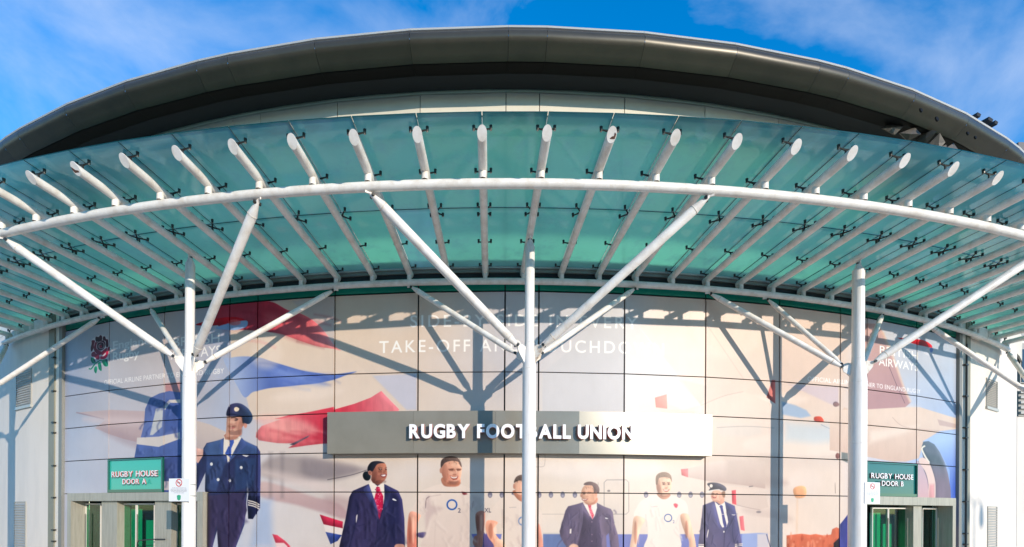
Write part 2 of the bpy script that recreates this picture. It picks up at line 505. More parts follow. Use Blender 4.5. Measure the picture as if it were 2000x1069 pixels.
# background: sky colours along the wall, upper and lower row
xs = np.array([ang(x) for x in (126, 220, 330, 450, 510, 560, 660, 810, 985, 1100, 1220, 1290, 1400, 1640, 1700, 1790, 1868)])
up = np.array([(172, 182, 208), (200, 198, 206), (206, 196, 198), (178, 186, 210), (205, 196, 200), (222, 205, 192), (224, 206, 190), (222, 204, 190), (204, 202, 210),
               (202, 202, 210), (205, 204, 210), (222, 204, 194), (222, 202, 190), (222, 202, 190), (205, 205, 214), (196, 204, 220), (190, 202, 222)], float) / 255
lo = np.array([(200, 206, 222), (206, 206, 218), (208, 204, 212), (196, 204, 220), (212, 208, 210), (212, 204, 202), (214, 202, 194), (220, 206, 194), (226, 210, 196),
               (226, 212, 198), (228, 214, 202), (228, 213, 202), (226, 208, 196), (226, 210, 198), (206, 204, 214), (170, 190, 228), (128, 160, 226)], float) / 255
thc = TH0 + (np.arange(CW) + 0.5) / (RW * PPM)
upc = np.stack([np.interp(thc, xs, up[:, k]) for k in range(3)], -1)
loc_ = np.stack([np.interp(thc, xs, lo[:, k]) for k in range(3)], -1)
zz = np.clip(((np.arange(CH) + 0.5) / PPM - 2.2) / 4.0, 0, 1)[:, None, None]
canvas[:] = (loc_[None] * (1 - zz) + upc[None] * zz).astype(np.float32)
rng = np.random.default_rng(3)
for k in range(70):                    # soft clouds in the printed sky
    x, y = rng.uniform(130, 1860), rng.uniform(590, 1060)
    c_ = 232 if rng.random() < 0.6 else 178
    PH.oval(x, y, rng.uniform(25, 90), rng.uniform(8, 26), (c_, c_ - 4, c_), 60, 0.16)

# --- left wing tip and tail boom
PJ.poly([205, 880, 500, 858, 800, 870, 1080, 900, 1080, 1180, 760, 1140, 600, 1100, 480, 1060, 360, 1010, 455, 942], (206, 184, 184), 2, sm=False, c2=(196, 172, 172), g=(500, 860, 500, 1150))
PJ.line([205, 880, 440, 935], 10, (170, 150, 158), 3)
PI.poly([1190, 0, 1330, 40, 1480, 110, 1480, 330, 1300, 300, 1190, 330], (214, 198, 190), 3, sm=False, c2=(190, 176, 176), g=(1300, 60, 1250, 320))
# --- great tail fin: cream body with red, white and blue ribbons
PK.poly([200, 125, 700, 120, 1330, 720, 1610, 990, 1500, 1069, 380, 1069, 330, 880, 210, 600], (226, 208, 193), 5, sm=False)
PK.poly([1345, 715, 1700, 700, 1700, 990, 1620, 990], (202, 200, 212), 8, sm=False)
PK.poly([700, 115, 1040, 70, 1040, 480, 900, 310], (206, 196, 196), 10, sm=False, alpha=0.8)
PK.poly([60, 170, 205, 140, 300, 125, 520, 118, 660, 185, 800, 230, 930, 325, 1045, 478, 1092, 512, 1030, 500, 900, 478, 750, 430, 620, 382, 500, 362, 430, 354, 280, 345, 120, 330], (186, 58, 78), 2.5, c2=(240, 150, 150), g=(560, 260, 1000, 470))
PK.poly([130, 120, 420, 110, 420, 350, 150, 350], (170, 74, 96), 40, 0.35, sm=False)
PK.poly([150, 590, 205, 572, 300, 560, 430, 568, 530, 598, 640, 632, 780, 672, 900, 692, 1040, 704, 1215, 681, 1130, 712, 1040, 746, 900, 776, 760, 790, 640, 803, 520, 815, 430, 836, 380, 850, 320, 890, 260, 800], (172, 188, 222), 2.5, c2=(98, 122, 190), g=(230, 700, 520, 690))
PK.poly([560, 640, 760, 690, 900, 706, 1020, 716, 900, 750, 640, 780], (104, 128, 205), 30, 0.5)
PK.poly([1415, 836, 1560, 986, 1500, 1100, 1000, 1069, 700, 1069, 560, 1060, 680, 1030, 850, 1006, 1045, 985, 1200, 940, 1330, 890], (205, 62, 80), 2, sm=False, c2=(226, 130, 138), g=(1100, 980, 1440, 930))
PL.poly([400, 175, 440, 128, 600, 70, 800, 20, 1000, -20, 1000, 262, 900, 266, 780, 280, 640, 302, 700, 262, 560, 262, 420, 240, 395, 215], (226, 128, 132), 3, sm=False, c2=(206, 64, 82), g=(520, 150, 900, 150))
PL.oval(600, 190, 110, 45, (236, 160, 150), 60, 0.5)
PL.poly([410, 245, 560, 262, 660, 270, 640, 300, 800, 285, 1000, 262, 1000, 345, 420, 345], (218, 206, 200), 3, sm=False)
PL.poly([655, 272, 810, 198, 800, 214, 690, 276], (92, 84, 100), 2, sm=False)
# dark engine, pink flank and small tail flags between the pilot and the cabin crew
PL.poly([440, 420, 560, 360, 760, 370, 1000, 410, 1240, 455, 1250, 470, 1050, 530, 900, 548, 640, 550, 450, 520], (166, 154, 152), 26, 0.9)
PL.poly([750, 390, 930, 400, 1180, 470, 1000, 535, 780, 530], (140, 130, 134), 40, 0.7)
PL.line([1255, 470, 1130, 510, 950, 546], 5, (96, 90, 96), 2)
PL.poly([440, 560, 620, 600, 820, 670, 1010, 720, 1100, 790, 1080, 850, 940, 810, 700, 740, 440, 680], (206, 180, 176), 14, 0.95, c2=(184, 154, 156), g=(700, 600, 700, 800))
PL.poly([420, 700, 520, 700, 530, 1069, 350, 1069], (164, 182, 212), 40, 0.8, sm=False)
PL.poly([520, 760, 900, 820, 980, 1069, 560, 1069], (216, 210, 208), 60, 0.6, sm=False)
PL.poly([890, 815, 1070, 870, 1068, 922, 920, 892], (190, 46, 76), 2, sm=False)
PL.poly([920, 892, 1068, 925, 1060, 975, 935, 950], (232, 220, 214), 2, sm=False)
PL.poly([935, 950, 1062, 975, 1030, 1020, 975, 1046], (74, 92, 160), 2, sm=False, c2=(40, 60, 130), g=(960, 1000, 1050, 1000))
PL.poly([522, 968, 560, 975, 620, 1020, 670, 1072, 560, 1072], (205, 70, 92), 3, sm=False)
PL.poly([545, 1035, 610, 1035, 650, 1072, 555, 1072], (235, 205, 205), 4, sm=False)
for x in (510, 600): PL.poly([x - 18, 330, x + 14, 330, x + 10, 690, x - 14, 690], (120, 112, 116), 16, 0.35, sm=False)  # blurred dark lamp post reflections painted into the film

# soft light and shade over the printed aircraft
for x, y, rx, ry, c_, al, rot in ((1010, 905, 150, 26, (240, 226, 214), .5, 0), (1180, 915, 120, 22, (242, 230, 220), .4, 0), (1420, 640, 70, 60, (236, 214, 202), .5, .4), (1580, 660, 60, 70, (232, 210, 198), .5, 0),
                                  (1470, 790, 110, 14, (240, 226, 216), .6, -.1), (1560, 870, 110, 24, (236, 224, 214), .5, 0), (1450, 935, 90, 12, (186, 160, 152), .5, .1), (1410, 912, 70, 8, (240, 228, 220), .6, -.15),
                                  (1500, 1005, 50, 10, (196, 176, 168), .5, .2), (600, 945, 110, 10, (224, 206, 200), .6, .25), (690, 990, 60, 14, (170, 140, 142), .5, .3), (560, 830, 60, 16, (244, 186, 176), .6, .2),
                                  (230, 822, 70, 8, (226, 206, 206), .7, .05), (250, 860, 60, 10, (178, 154, 160), .5, .4), (1750, 800, 50, 10, (236, 218, 206), .6, 0), (1745, 880, 50, 12, (196, 170, 158), .6, .1),
                                  (560, 640, 50, 16, (236, 120, 126), .5, .5), (580, 735, 60, 8, (130, 156, 220), .6, .3), (520, 690, 30, 30, (236, 222, 212), .5, 0), (600, 770, 70, 12, (238, 222, 210), .6, -.1)):
    PH.oval(x, y, rx, ry, c_, 30, al, rot)
# --- ground crew figure seen from behind, blue jacket with pale bands
PJ.poly([950, 640, 1075, 625, 1075, 740, 955, 720], (196, 140, 140), 8, 0.9, sm=False)
PJ.poly([780, 850, 820, 760, 900, 722, 985, 700, 1075, 712, 1090, 1100, 740, 1100, 770, 980], (96, 112, 168), 2, sm=False, c2=(112, 128, 184), g=(820, 750, 900, 1050))
PJ.poly([960, 770, 1075, 775, 1075, 1010, 940, 1060], (72, 92, 156), 14, 0.7, sm=False)
PJ.poly([930, 830, 985, 775, 1075, 770, 1075, 800, 990, 800, 950, 860], (224, 214, 206), 2, sm=False)
PJ.poly([872, 850, 935, 835, 925, 1000, 845, 1069, 820, 1069], (206, 206, 208), 3, sm=False)
PI.poly([715, 150, 900, 142, 1075, 105, 1075, 160, 900, 228, 710, 205], (222, 212, 206), 2, sm=False)
PI.poly([712, 205, 900, 228, 1075, 160, 1215, 230, 1215, 330, 690, 330], (88, 108, 168), 2, sm=False)
PI.poly([940, 330, 1240, 250, 1240, 400, 1120, 520, 1080, 800, 940, 800], (70, 84, 140), 3, sm=False)
PI.poly([938, 515, 990, 515, 1010, 590, 938, 590], (214, 196, 192), 3, sm=False)
PI.poly([1196, 262, 1230, 240, 1290, 262, 1306, 300, 1290, 330, 1230, 365, 1196, 320], (232, 184, 168), 2)
PI.poly([1194, 222, 1215, 228, 1218, 262, 1194, 300], (222, 160, 150), 3)

# --- the pilot: peaked cap, double breasted jacket
NAVY, NAVY2, LIT = (50, 54, 92), (38, 40, 70), (74, 98, 142)
PI.poly([1450, 150, 1420, 170, 1300, 195, 1272, 240, 1268, 300, 1205, 400, 1205, 560, 1212, 610, 1290, 440, 1285, 590, 1305, 690, 1305, 1075, 1350, 1075, 1392, 920, 1400, 1075, 1545, 1075, 1620, 880, 1640, 640,
         1640, 510, 1655, 600, 1642, 700, 1655, 830, 1690, 832, 1750, 740, 1756, 420, 1752, 270, 1725, 225, 1620, 180, 1595, 150], NAVY, 2, sm=False)
PI.poly([1310, 640, 1620, 600, 1640, 760, 1600, 900, 1540, 1075, 1400, 1075, 1385, 880, 1350, 1075, 1306, 1075], (62, 54, 88), 6, sm=False)
PI.poly([1440, 160, 1300, 200, 1275, 250, 1300, 300, 1480, 295, 1445, 210], LIT, 6, 0.9, sm=False)
PI.poly([1600, 165, 1720, 225, 1735, 290, 1500, 295, 1560, 230], (66, 88, 132), 6, 0.9, sm=False)
PI.poly([1300, 310, 1480, 310, 1440, 420, 1380, 600, 1290, 580], (64, 82, 128), 12, 0.8, sm=False)
PI.poly([1540, 330, 1720, 320, 1700, 560, 1540, 600], (52, 74, 116), 12, 0.7, sm=False)
PI.poly([1650, 640, 1750, 640, 1745, 740, 1690, 832, 1650, 830, 1645, 700], (30, 32, 64), 4, sm=False)
PI.line([1392, 920, 1500, 980], 4, (44, 40, 74), 4, 0.6)
PI.line([1480, 360, 1500, 470, 1560, 620], 4, (40, 46, 84), 3, 0.8)
PI.line([1290, 340, 1290, 580], 4, (40, 46, 84), 4, 0.6)
PI.line([1640, 340, 1650, 500], 5, (36, 40, 76), 4, 0.7)
PI.poly([1448, 120, 1470, 110, 1600, 150, 1560, 235, 1480, 362, 1470, 300, 1440, 290], (238, 228, 216), 2, sm=False)
PI.poly([1486, 172, 1530, 168, 1532, 190, 1510, 240, 1508, 330, 1480, 300, 1455, 285, 1500, 195], (70, 96, 176), 2, sm=False)
PI.poly([1595, 150, 1640, 210, 1500, 345, 1480, 362], (74, 92, 144), 3, sm=False)
PI.poly([1440, 160, 1442, 290, 1400, 220], (66, 86, 138), 3, sm=False)
for x, y in ((1340, 372), (1592, 402), (1397, 502), (1496, 510)): PI.oval(x, y, 12, 14, (230, 228, 226), 1.5)
PI.poly([1596, 292, 1632, 298, 1660, 300, 1636, 312, 1612, 304], (232, 228, 226), 1.5, sm=False)
for k in (0, 18, 36): PI.line([1648, 678 + k, 1700, 690 + k, 1746, 715 + k], 10, (226, 216, 206), 1.5)
PF.poly([440, 500, 505, 450, 690, 490, 600, 560, 540, 570, 460, 560], (206, 150, 128), 2, sm=False)
PF.poly([482, 235, 720, 240, 745, 330, 690, 400, 690, 490, 620, 520, 540, 548, 470, 520, 478, 330], (222, 172, 150), 2, sm=False, c2=(200, 142, 122), g=(480, 350, 700, 400))
PF.poly([510, 430, 560, 450, 640, 430, 690, 420, 670, 490, 560, 500, 515, 480], (150, 112, 100), 4, 0.75)
PF.poly([520, 395, 590, 380, 590, 405, 530, 415], (190, 120, 112), 5)
PF.line([520, 382, 590, 378], 10, (140, 92, 82), 5, 0.8)
PF.line([540, 262, 590, 258, 640, 280], 12, (70, 48, 44), 4, 0.9); PF.oval(612, 290, 22, 9, (64, 44, 42), 3, 0.9)
PF.oval(540, 345, 26, 16, (190, 130, 112), 10, 0.7)
PF.oval(742, 360, 24, 42, (226, 160, 140), 4); PF.poly([690, 250, 730, 250, 725, 340, 700, 330], (62, 50, 50), 6, 0.9, sm=False)
PF.poly([478, 225, 510, 100, 580, 58, 680, 62, 780, 130, 838, 220, 836, 290, 790, 345, 715, 320, 700, 255, 600, 238], (62, 58, 94), 2, c2=(46, 62, 86), g=(500, 150, 820, 260))
PF.line([478, 222, 560, 208, 700, 235, 838, 238], 14, (34, 34, 60), 2)
PF.poly([590, 120, 620, 108, 655, 130, 645, 160, 610, 172, 586, 150], (238, 220, 196), 2)

# --- cabin crew woman: navy suit, patterned red scarf
L_ = [(1040, 1075), (1090, 850), (1120, 680), (1145, 632), (1265, 580), (1395, 580), (1500, 632), (1530, 700), (1548, 850), (1552, 1075)]
PL.poly([v for p in L_ for v in p], (50, 48, 82), 2, sm=False)
PL.poly([1200, 660, 1320, 700, 1345, 840, 1330, 1075, 1130, 1075, 1190, 850], (64, 58, 96), 14, 0.8, sm=False)
PL.poly([1440, 640, 1500, 680, 1510, 860, 1470, 1050, 1400, 900], (40, 42, 78), 16, 0.8, sm=False)
PL.line([1190, 690, 1175, 850, 1120, 1070], 8, (34, 34, 66), 5, 0.8); PL.line([1458, 700, 1470, 900, 1470, 1060], 7, (34, 34, 66), 5, 0.7)
PL.line([1340, 850, 1335, 960, 1320, 1070], 5, (36, 36, 66), 3); PL.line([1150, 915, 1240, 890], 5, (40, 40, 74), 3, 0.8); PL.line([1420, 910, 1480, 890], 5, (40, 40, 74), 3, 0.8)
PL.poly([1172, 830, 1183, 815, 1180, 850, 1172, 880], (206, 198, 198), 1.5)
PL.poly([1470, 1060, 1490, 1045, 1540, 1048, 1545, 1075, 1470, 1075], (190, 140, 124), 2)
PA.poly([320, 650, 360, 590, 500, 690, 640, 600, 645, 830, 640, 1069, 560, 1069, 430, 980, 380, 830], (236, 226, 212), 2, sm=False)
PL.poly([1340, 740, 1360, 720, 1350, 808], (236, 226, 216), 1.5, sm=False)
PA.poly([470, 720, 500, 700, 545, 715, 560, 780, 620, 900, 620, 1069, 600, 1180, 540, 1400, 490, 1200, 450, 1069, 430, 960, 470, 800], (192, 34, 74), 2, sm=False)
for k in range(38):
    x, y = rng.uniform(455, 612), rng.uniform(740, 1190)
    PA.oval(x, y, rng.uniform(8, 18), rng.uniform(5, 9), (242, 170, 180) if k % 3 else (140, 20, 56), 1.5, 0.85, rng.uniform(0, 3))
PA.poly([320, 655, 380, 830, 470, 1069, 520, 1300, 440, 1200, 240, 830, 200, 750], (62, 66, 108), 2, sm=False)
PA.poly([640, 650, 650, 900, 600, 1300, 720, 1069, 780, 850, 760, 740], (58, 60, 100), 2, sm=False)
PA.oval(275, 480, 82, 100, (30, 38, 44), 2, rot=-0.3)
PA.poly([365, 560, 380, 420, 620, 520, 590, 630, 500, 672, 400, 620], (140, 88, 74), 2, sm=False)
PA.poly([340, 360, 420, 230, 560, 190, 660, 220, 690, 310, 700, 440, 670, 540, 600, 610, 520, 620, 430, 570, 370, 460], (176, 116, 94), 2, c2=(148, 92, 78), g=(640, 300, 420, 560))
PA.poly([290, 380, 300, 280, 370, 190, 480, 165, 590, 180, 650, 212, 560, 215, 480, 250, 400, 380, 340, 372], (38, 38, 48), 2)
PA.oval(345, 415, 38, 50, (186, 128, 108), 2, rot=-0.3); PA.oval(340, 412, 18, 26, (140, 86, 74), 4)
PA.line([510, 318, 550, 298, 600, 310], 10, (58, 36, 34), 3); PA.oval(560, 338, 34, 15, (50, 32, 32), 3); PA.oval(562, 336, 10, 8, (215, 196, 186), 2)
PA.line([650, 315, 690, 300], 9, (58, 36, 34), 3); PA.oval(675, 345, 18, 13, (50, 32, 32), 3)
PA.poly([610, 370, 640, 350, 650, 400, 600, 412], (196, 134, 110), 8, 0.8); PA.line([590, 408, 640, 405], 9, (104, 60, 54), 4, 0.8)
PA.poly([560, 458, 620, 440, 690, 440, 672, 490, 640, 512, 590, 500], (120, 50, 52), 2.5); PA.poly([570, 462, 620, 452, 668, 452, 655, 482, 600, 484], (246, 240, 236), 1.5)
PA.poly([450, 420, 530, 420, 560, 460, 500, 520], (150, 90, 78), 14, 0.6)
PA.poly([810, 960, 840, 952, 895, 985, 890, 1000, 830, 985], (232, 230, 232), 1.5)

# --- the aircraft's flank: windows, door line, blue belly stripe
PH.poly([900, 1043, 1480, 1043, 1480, 1110, 900, 1110], (122, 130, 190), 2, sm=False)
PH.poly([1450, 1043, 1500, 1040, 1500, 1110, 1450, 1110], (156, 172, 214), 3, sm=False)
PH.poly([1000, 1043, 1110, 1043, 1110, 1110, 1000, 1110], (96, 122, 150), 12, 0.5, sm=False)
for x in (957, 980, 1003, 1053, 1076, 1099, 1123, 1262, 1327, 1349, 1371):
    PH.oval(x, 966.5, 4.4, 6.2, (124, 122, 140), 1.5); PH.oval(x, 969, 2.8, 2.6, (160, 156, 168), 2)
def rounded(x0, y0, x1, y1, w, c_, al):
    r = 5
    PH.line([x0 + r, y0, x1 - r, y0, x1, y0 + r, x1, y1 - r, x1 - r, y1, x0 + r, y1, x0, y1 - r, x0, y0 + r, x0 + r, y0], w, c_, 1.2, al, sm=False)
rounded(1180, 937.5, 1228, 1004.5, 1.4, (160, 152, 150), 0.9)
PH.line([1055, 1004.5, 1180, 1004.5], 1.1, (180, 170, 164), 1.2, 0.8); PH.oval(1189, 959, 3, 2, (140, 132, 132), 1.5)
PH.line([1022, 910, 1058, 912, 1064, 904, 1064, 885], 1.2, (180, 168, 160), 1.2, 0.7)

# --- right side of the picture: fin, nacelles, winglet
PV.poly([70, 60, 190, 300, 600, 825, 480, 860, 285, 770, 70, 870, -500, 870, -500, 600, -180, 330, -180, 60], (202, 202, 208), 6, 0.75, sm=False)
PV.line([180, 290, 600, 828], 7, (234, 226, 220), 3, 0.9)
PV.poly([440, 640, 640, 690, 640, 760, 600, 828], (200, 184, 178), 8, 0.6, sm=False)
PV.poly([600, 828, 760, 760, 900, 728, 1000, 770, 1100, 820, 1120, 1000, 600, 1000], (226, 208, 196), 3, 0.9, sm=False)
PV.line([600, 828, 760, 762, 900, 730], 5, (196, 176, 168), 3, 0.8)
PV.poly([283, 772, 366, 748, 370, 850, 290, 840], (222, 122, 112), 2, sm=False)
PV.poly([285, 840, 370, 850, 560, 868, 560, 905, 370, 900], (208, 192, 184), 6, 0.7, sm=False)
PV.line([640, 260, 900, 640], 5, (206, 176, 168), 4, 0.6)
PV.poly([1098, 650, 1120, 650, 1120, 815, 1060, 770], (208, 108, 98), 2, sm=False)
PV.poly([1165, 800, 1260, 825, 1340, 860, 1370, 900, 1300, 915, 1170, 890], (166, 184, 208), 8, sm=False)
PV.poly([1395, 908, 1440, 905, 1458, 940, 1400, 938], (206, 84, 60), 3)
PV.poly([1210, 680, 1560, 700, 1560, 830, 1500, 815], (204, 190, 200), 10, 0.8, sm=False)
PV.poly([1600, 840, 1640, 860, 1640, 960, 1560, 900], (210, 176, 150), 8, 0.5, sm=False)
PV.line([1180, 665, 1560, 697, 1640, 716], 4, (84, 74, 84), 1.5, 0.8); PV.line([1440, 960, 1535, 1000, 1640, 998], 5, (120, 124, 144), 2, 0.9)
PV.oval(1540, 818, 18, 18, (132, 112, 116), 3)
PQ.poly([680, 165, 1000, 190, 1060, 300, 900, 320, 680, 300], (196, 206, 214), 40, 0.8, sm=False)
PQ.poly([160, 170, 510, 185, 510, 250, 420, 275, 200, 260], (216, 206, 198), 20, 0.8, sm=False)
PQ.line([185, 205, 400, 195, 600, 208], 5, (180, 170, 164), 2, 0.9)
PQ.poly([1085, 355, 1140, 350, 1140, 420, 1130, 460, 1085, 440], (128, 132, 130), 3, sm=False); PQ.oval(1058, 410, 15, 22, (140, 96, 90), 4); PQ.oval(1050, 38, 20, 14, (150, 120, 118), 5)
PN.poly([1468, 250, 1530, 245, 1700, 200, 2000, 150, 2200, 180, 2200, 420, 2000, 388, 1700, 355, 1530, 322, 1475, 300], (228, 212, 202), 2.5, sm=False, c2=(196, 174, 166), g=(1800, 190, 1800, 390))
PN.poly([1468, 252, 1530, 245, 1530, 323, 1474, 303], (226, 118, 122), 2, sm=False)
PQ.poly([250, 430, 640, 400, 640, 640, 450, 620, 250, 600], (204, 186, 176), 30, 0.6, sm=False)
PQ.line([260, 625, 420, 632, 450, 628], 6, (220, 206, 196), 2); PQ.line([420, 632, 450, 628], 6, (132, 122, 122), 2)
PQ.poly([295, 660, 325, 655, 330, 765, 298, 755], (216, 90, 100), 2, sm=False)
PQ.poly([328, 680, 540, 690, 560, 780, 480, 800, 330, 762], (214, 196, 186), 6, 0.9, sm=False); PQ.line([330, 764, 420, 785, 500, 800], 5, (190, 172, 166), 2); PQ.oval(490, 815, 18, 8, (150, 140, 142), 3)
PQ.poly([350, 848, 380, 842, 390, 952, 360, 945], (222, 118, 124), 2, sm=False); PQ.poly([384, 846, 610, 860, 610, 980, 392, 952], (222, 206, 196), 5, 0.9, sm=False)
PQ.poly([480, 975, 545, 975, 560, 1075, 480, 1075], (206, 200, 206), 5, sm=False); PQ.line([545, 975, 575, 1075], 7, (110, 112, 140), 2)
PQ.poly([740, 650, 790, 625, 832, 640, 828, 702, 760, 712], (226, 164, 120), 6, 0.9); PQ.line([770, 710, 765, 980], 14, (226, 196, 170), 10, 0.6)
q_ = [690, 1110, 690, 985, 740, 978, 800, 972, 860, 980, 905, 974, 960, 985, 1012, 978, 1020, 940, 1050, 925, 1070, 935, 1078, 1110]
PQ.poly(q_, (206, 112, 84), 3, sm=False)
for k in range(26):
    x, y = rng.uniform(700, 1060), rng.uniform(985, 1080)
    PQ.oval(x, y, rng.uniform(4, 14), rng.uniform(8, 30), (226, 150, 122) if k % 2 else (176, 84, 62), 5, 0.6)
PQ.poly([1030, 1040, 1070, 1000, 1072, 1110, 1030, 1110], (50, 40, 50), 4, sm=False)
PQ.poly([1145, 815, 1075, 905, 1072, 1110, 1145, 1110], (74, 78, 150), 2, sm=False)
for k in range(7): PQ.line([1040, 600 + k * 4, 1042, 680], 3, (150, 130, 120), 2, 0.3)
# pink tail fin beside the far column and its rudder line
PHH.poly([-200, -60, 150, -60, 230, 60, 310, 260, 430, 560, 530, 860, 640, 1120, 560, 1190, -200, 1260], (202, 170, 168), 4, sm=False, c2=(186, 150, 152), g=(100, 100, 300, 1000))
PHH.line([225, 60, 310, 260, 430, 560, 530, 860, 640, 1110], 36, (224, 196, 180), 12, 0.8); PHH.line([250, 390, 330, 590, 440, 860, 560, 1130], 8, (116, 92, 104), 2, 0.9)
PR_.poly([-200, -300, 200, -310, 560, -330, 700, -330, 1060, -220, 1060, -110, 900, -90, 740, 10, 720, 80, 690, 180, 560, 215, 420, 212, 200, 170, -200, 100], (226, 206, 192), 3, sm=False, c2=(212, 186, 172), g=(300, -250, 300, 200))
PR_.poly([200, -90, 420, -120, 700, -150, 560, -70, 330, -10, 200, 30], (234, 218, 206), 26, 0.8, sm=False); PR_.line([430, -230, 560, -130, 900, -95], 6, (190, 166, 156), 4, 0.8)
PR_.poly([880, -210, 1060, -160, 1060, -120, 900, -150], (196, 170, 164), 4, 0.8, sm=False)
PR_.poly([730, 10, 900, -70, 1070, -100, 1070, 1100, 1000, 1100, 1000, 300, 880, 60], (172, 196, 236), 4, sm=False, c2=(82, 112, 205), g=(950, 0, 1000, 500))
PR_.poly([735, 15, 790, 8, 850, 40, 905, 120, 950, 220, 985, 340, 1008, 480, 1014, 640, 660, 640, 655, 230, 735, 175, 715, 80], (100, 112, 128), 2.5, sm=False, c2=(128, 112, 132), g=(850, 60, 850, 420))
PR_.poly([760, 120, 900, 150, 960, 260, 800, 240], (76, 92, 104), 24, 0.6, sm=False); PR_.line([755, 55, 722, 85, 755, 160, 800, 225], 16, (230, 226, 214), 2)
PR_.poly([690, 190, 740, 175, 800, 230, 850, 370, 862, 480, 850, 620, 780, 620, 790, 450, 760, 320, 700, 240], (226, 202, 196), 3)
PR_.poly([655, 240, 700, 235, 750, 320, 785, 450, 775, 620, 655, 620], (196, 176, 190), 4, c2=(206, 170, 176), g=(700, 260, 700, 600))
PR_.poly([800, 440, 850, 440, 850, 620, 790, 620], (206, 130, 140), 16, 0.6, sm=False)
PR_.poly([1000, 860, 1060, 860, 1060, 1100, 1000, 1100], (196, 170, 196), 20, 0.7, sm=False)

# --- players and crew walking along the aircraft
SKIN, SKIN2, SHIRT, SHIRT2 = (228, 178, 152), (196, 132, 110), (232, 220, 208), (206, 188, 178)
def face(p, x, y, w, h, skin, hair, turn=1, hairh=0.42, smile=True, fade=1.0):
    """a printed face about w x h round x, y; turn: the side it looks to"""
    p.oval(x, y, w * .5, h * .52, skin, 2)
    p.poly([x - w * .46 * turn, y - h * .1, x - w * .2 * turn, y + h * .1, x - w * .12 * turn, y + h * .5, x - w * .4 * turn, y + h * .3], SKIN2, 3, 0.5 * fade)
    p.poly([x - w * .52, y - h * .05, x - w * .5, y - h * .4, x - w * .2, y - h * .56, x + w * .2, y - h * .56, x + w * .46, y - h * .4, x + w * .5, y - h * .12, x + w * .4, y - h * .28, x + w * .1, y - h * .34,
            x - w * .3, y - h * .3, x - w * .42, y - h * .02], hair, 2)
    for s in (-.02, .30):
        p.line([x + (s - .10) * w * turn, y - h * .10, x + (s + .08) * w * turn, y - h * .10], h * .035, (96, 62, 54), 2, .8 * fade)
        p.oval(x + s * w * turn, y - h * .03, w * .07, h * .028, (76, 52, 48), 2, .85 * fade)
    p.line([x + w * .18 * turn, y - h * .02, x + w * .24 * turn, y + h * .12, x + w * .12 * turn, y + h * .14], w * .05, SKIN2, 3, .7 * fade)
    if smile:
        p.poly([x - w * .06 * turn, y + h * .20, x + w * .14 * turn, y + h * .24, x + w * .36 * turn, y + h * .19, x + w * .24 * turn, y + h * .31, x + w * .05 * turn, y + h * .30], (158, 84, 76), 2, .9 * fade)
        p.poly([x - w * .01 * turn, y + h * .222, x + w * .14 * turn, y + h * .245, x + w * .31 * turn, y + h * .215, x + w * .2 * turn, y + h * .27, x + w * .05 * turn, y + h * .265], (246, 240, 234), 1.5, fade)
def ring(p, x, y, r, w, color, two=True):
    for k in range(24):
        t0, t1 = k * math.pi / 12, (k + 1.05) * math.pi / 12
        p.line([x + r * math.cos(t0), y + r * math.sin(t0), x + r * math.cos(t1), y + r * math.sin(t1)], w, color, 1, sm=False)
# big player, pale shirt
PP1.poly([55, 690, 130, 560, 180, 460, 300, 400, 420, 370, 600, 375, 720, 420, 820, 480, 850, 560, 885, 680, 780, 705, 745, 640, 725, 760, 735, 900, 730, 1100, 205, 1100, 240, 900, 235, 760, 175, 712], (228, 212, 200), 2.5, c2=(216, 198, 188), g=(420, 400, 420, 1069))
PP1.poly([235, 540, 270, 505, 300, 600, 420, 640, 300, 720, 240, 860, 225, 700], (198, 176, 172), 16, 0.7)
PP1.line([230, 640, 240, 540, 275, 510], 7, (112, 96, 104), 3, 0.9); PP1.line([275, 510, 400, 490], 6, (190, 168, 162), 5, 0.7)
PP1.line([340, 820, 330, 1060], 8, (206, 188, 178), 6, 0.7); PP1.line([600, 640, 690, 760, 700, 1000], 16, (212, 194, 186), 12, 0.7)
PP1.line([745, 640, 760, 560], 7, (150, 130, 130), 4, 0.8); PP1.poly([750, 500, 840, 520, 870, 660, 780, 690], (200, 184, 176), 14, 0.7, sm=False)
PP1.poly([60, 680, 175, 710, 165, 760, 130, 860, 128, 1100, 35, 1100, 30, 860], (226, 166, 144), 2.5, c2=(204, 124, 106), g=(120, 800, 60, 900))
PP1.poly([785, 705, 885, 680, 880, 860, 870, 960, 860, 1060, 790, 1069, 755, 1020, 770, 950, 800, 920], (196, 136, 118), 2.5)
PP1.line([800, 960, 790, 1040], 6, (150, 96, 84), 3, .7); PP1.line([830, 970, 825, 1050], 6, (150, 96, 84), 3, .7)
PP1.poly([140, 915, 235, 905, 205, 965, 140, 950], (88, 80, 116), 5); PP1.poly([905, 905, 960, 985, 960, 1100, 890, 1100], (98, 84, 140), 3, sm=False)
PP1.poly([415, 300, 600, 300, 605, 385, 520, 402, 430, 385], (206, 140, 114), 3)
PP1.poly([405, 200, 420, 120, 560, 105, 620, 150, 632, 220, 615, 310, 570, 362, 500, 368, 440, 320, 412, 262], (234, 182, 156), 2, c2=(214, 144, 120), g=(600, 200, 440, 330))
PP1.poly([400, 190, 402, 120, 440, 78, 510, 62, 580, 78, 620, 130, 630, 185, 610, 160, 590, 125, 520, 115, 450, 135, 420, 170], (104, 88, 84), 2)
PP1.oval(402, 222, 14, 30, (226, 164, 140), 3)
for x in (515, 600): PP1.line([x - 32, 208, x + 26, 206], 8, (110, 70, 60), 3, .9); PP1.line([x - 22, 218, x + 20, 216], 7, (74, 50, 46), 2, .85)
PP1.line([555, 215, 568, 262, 530, 270], 7, (206, 134, 110), 4, .8)
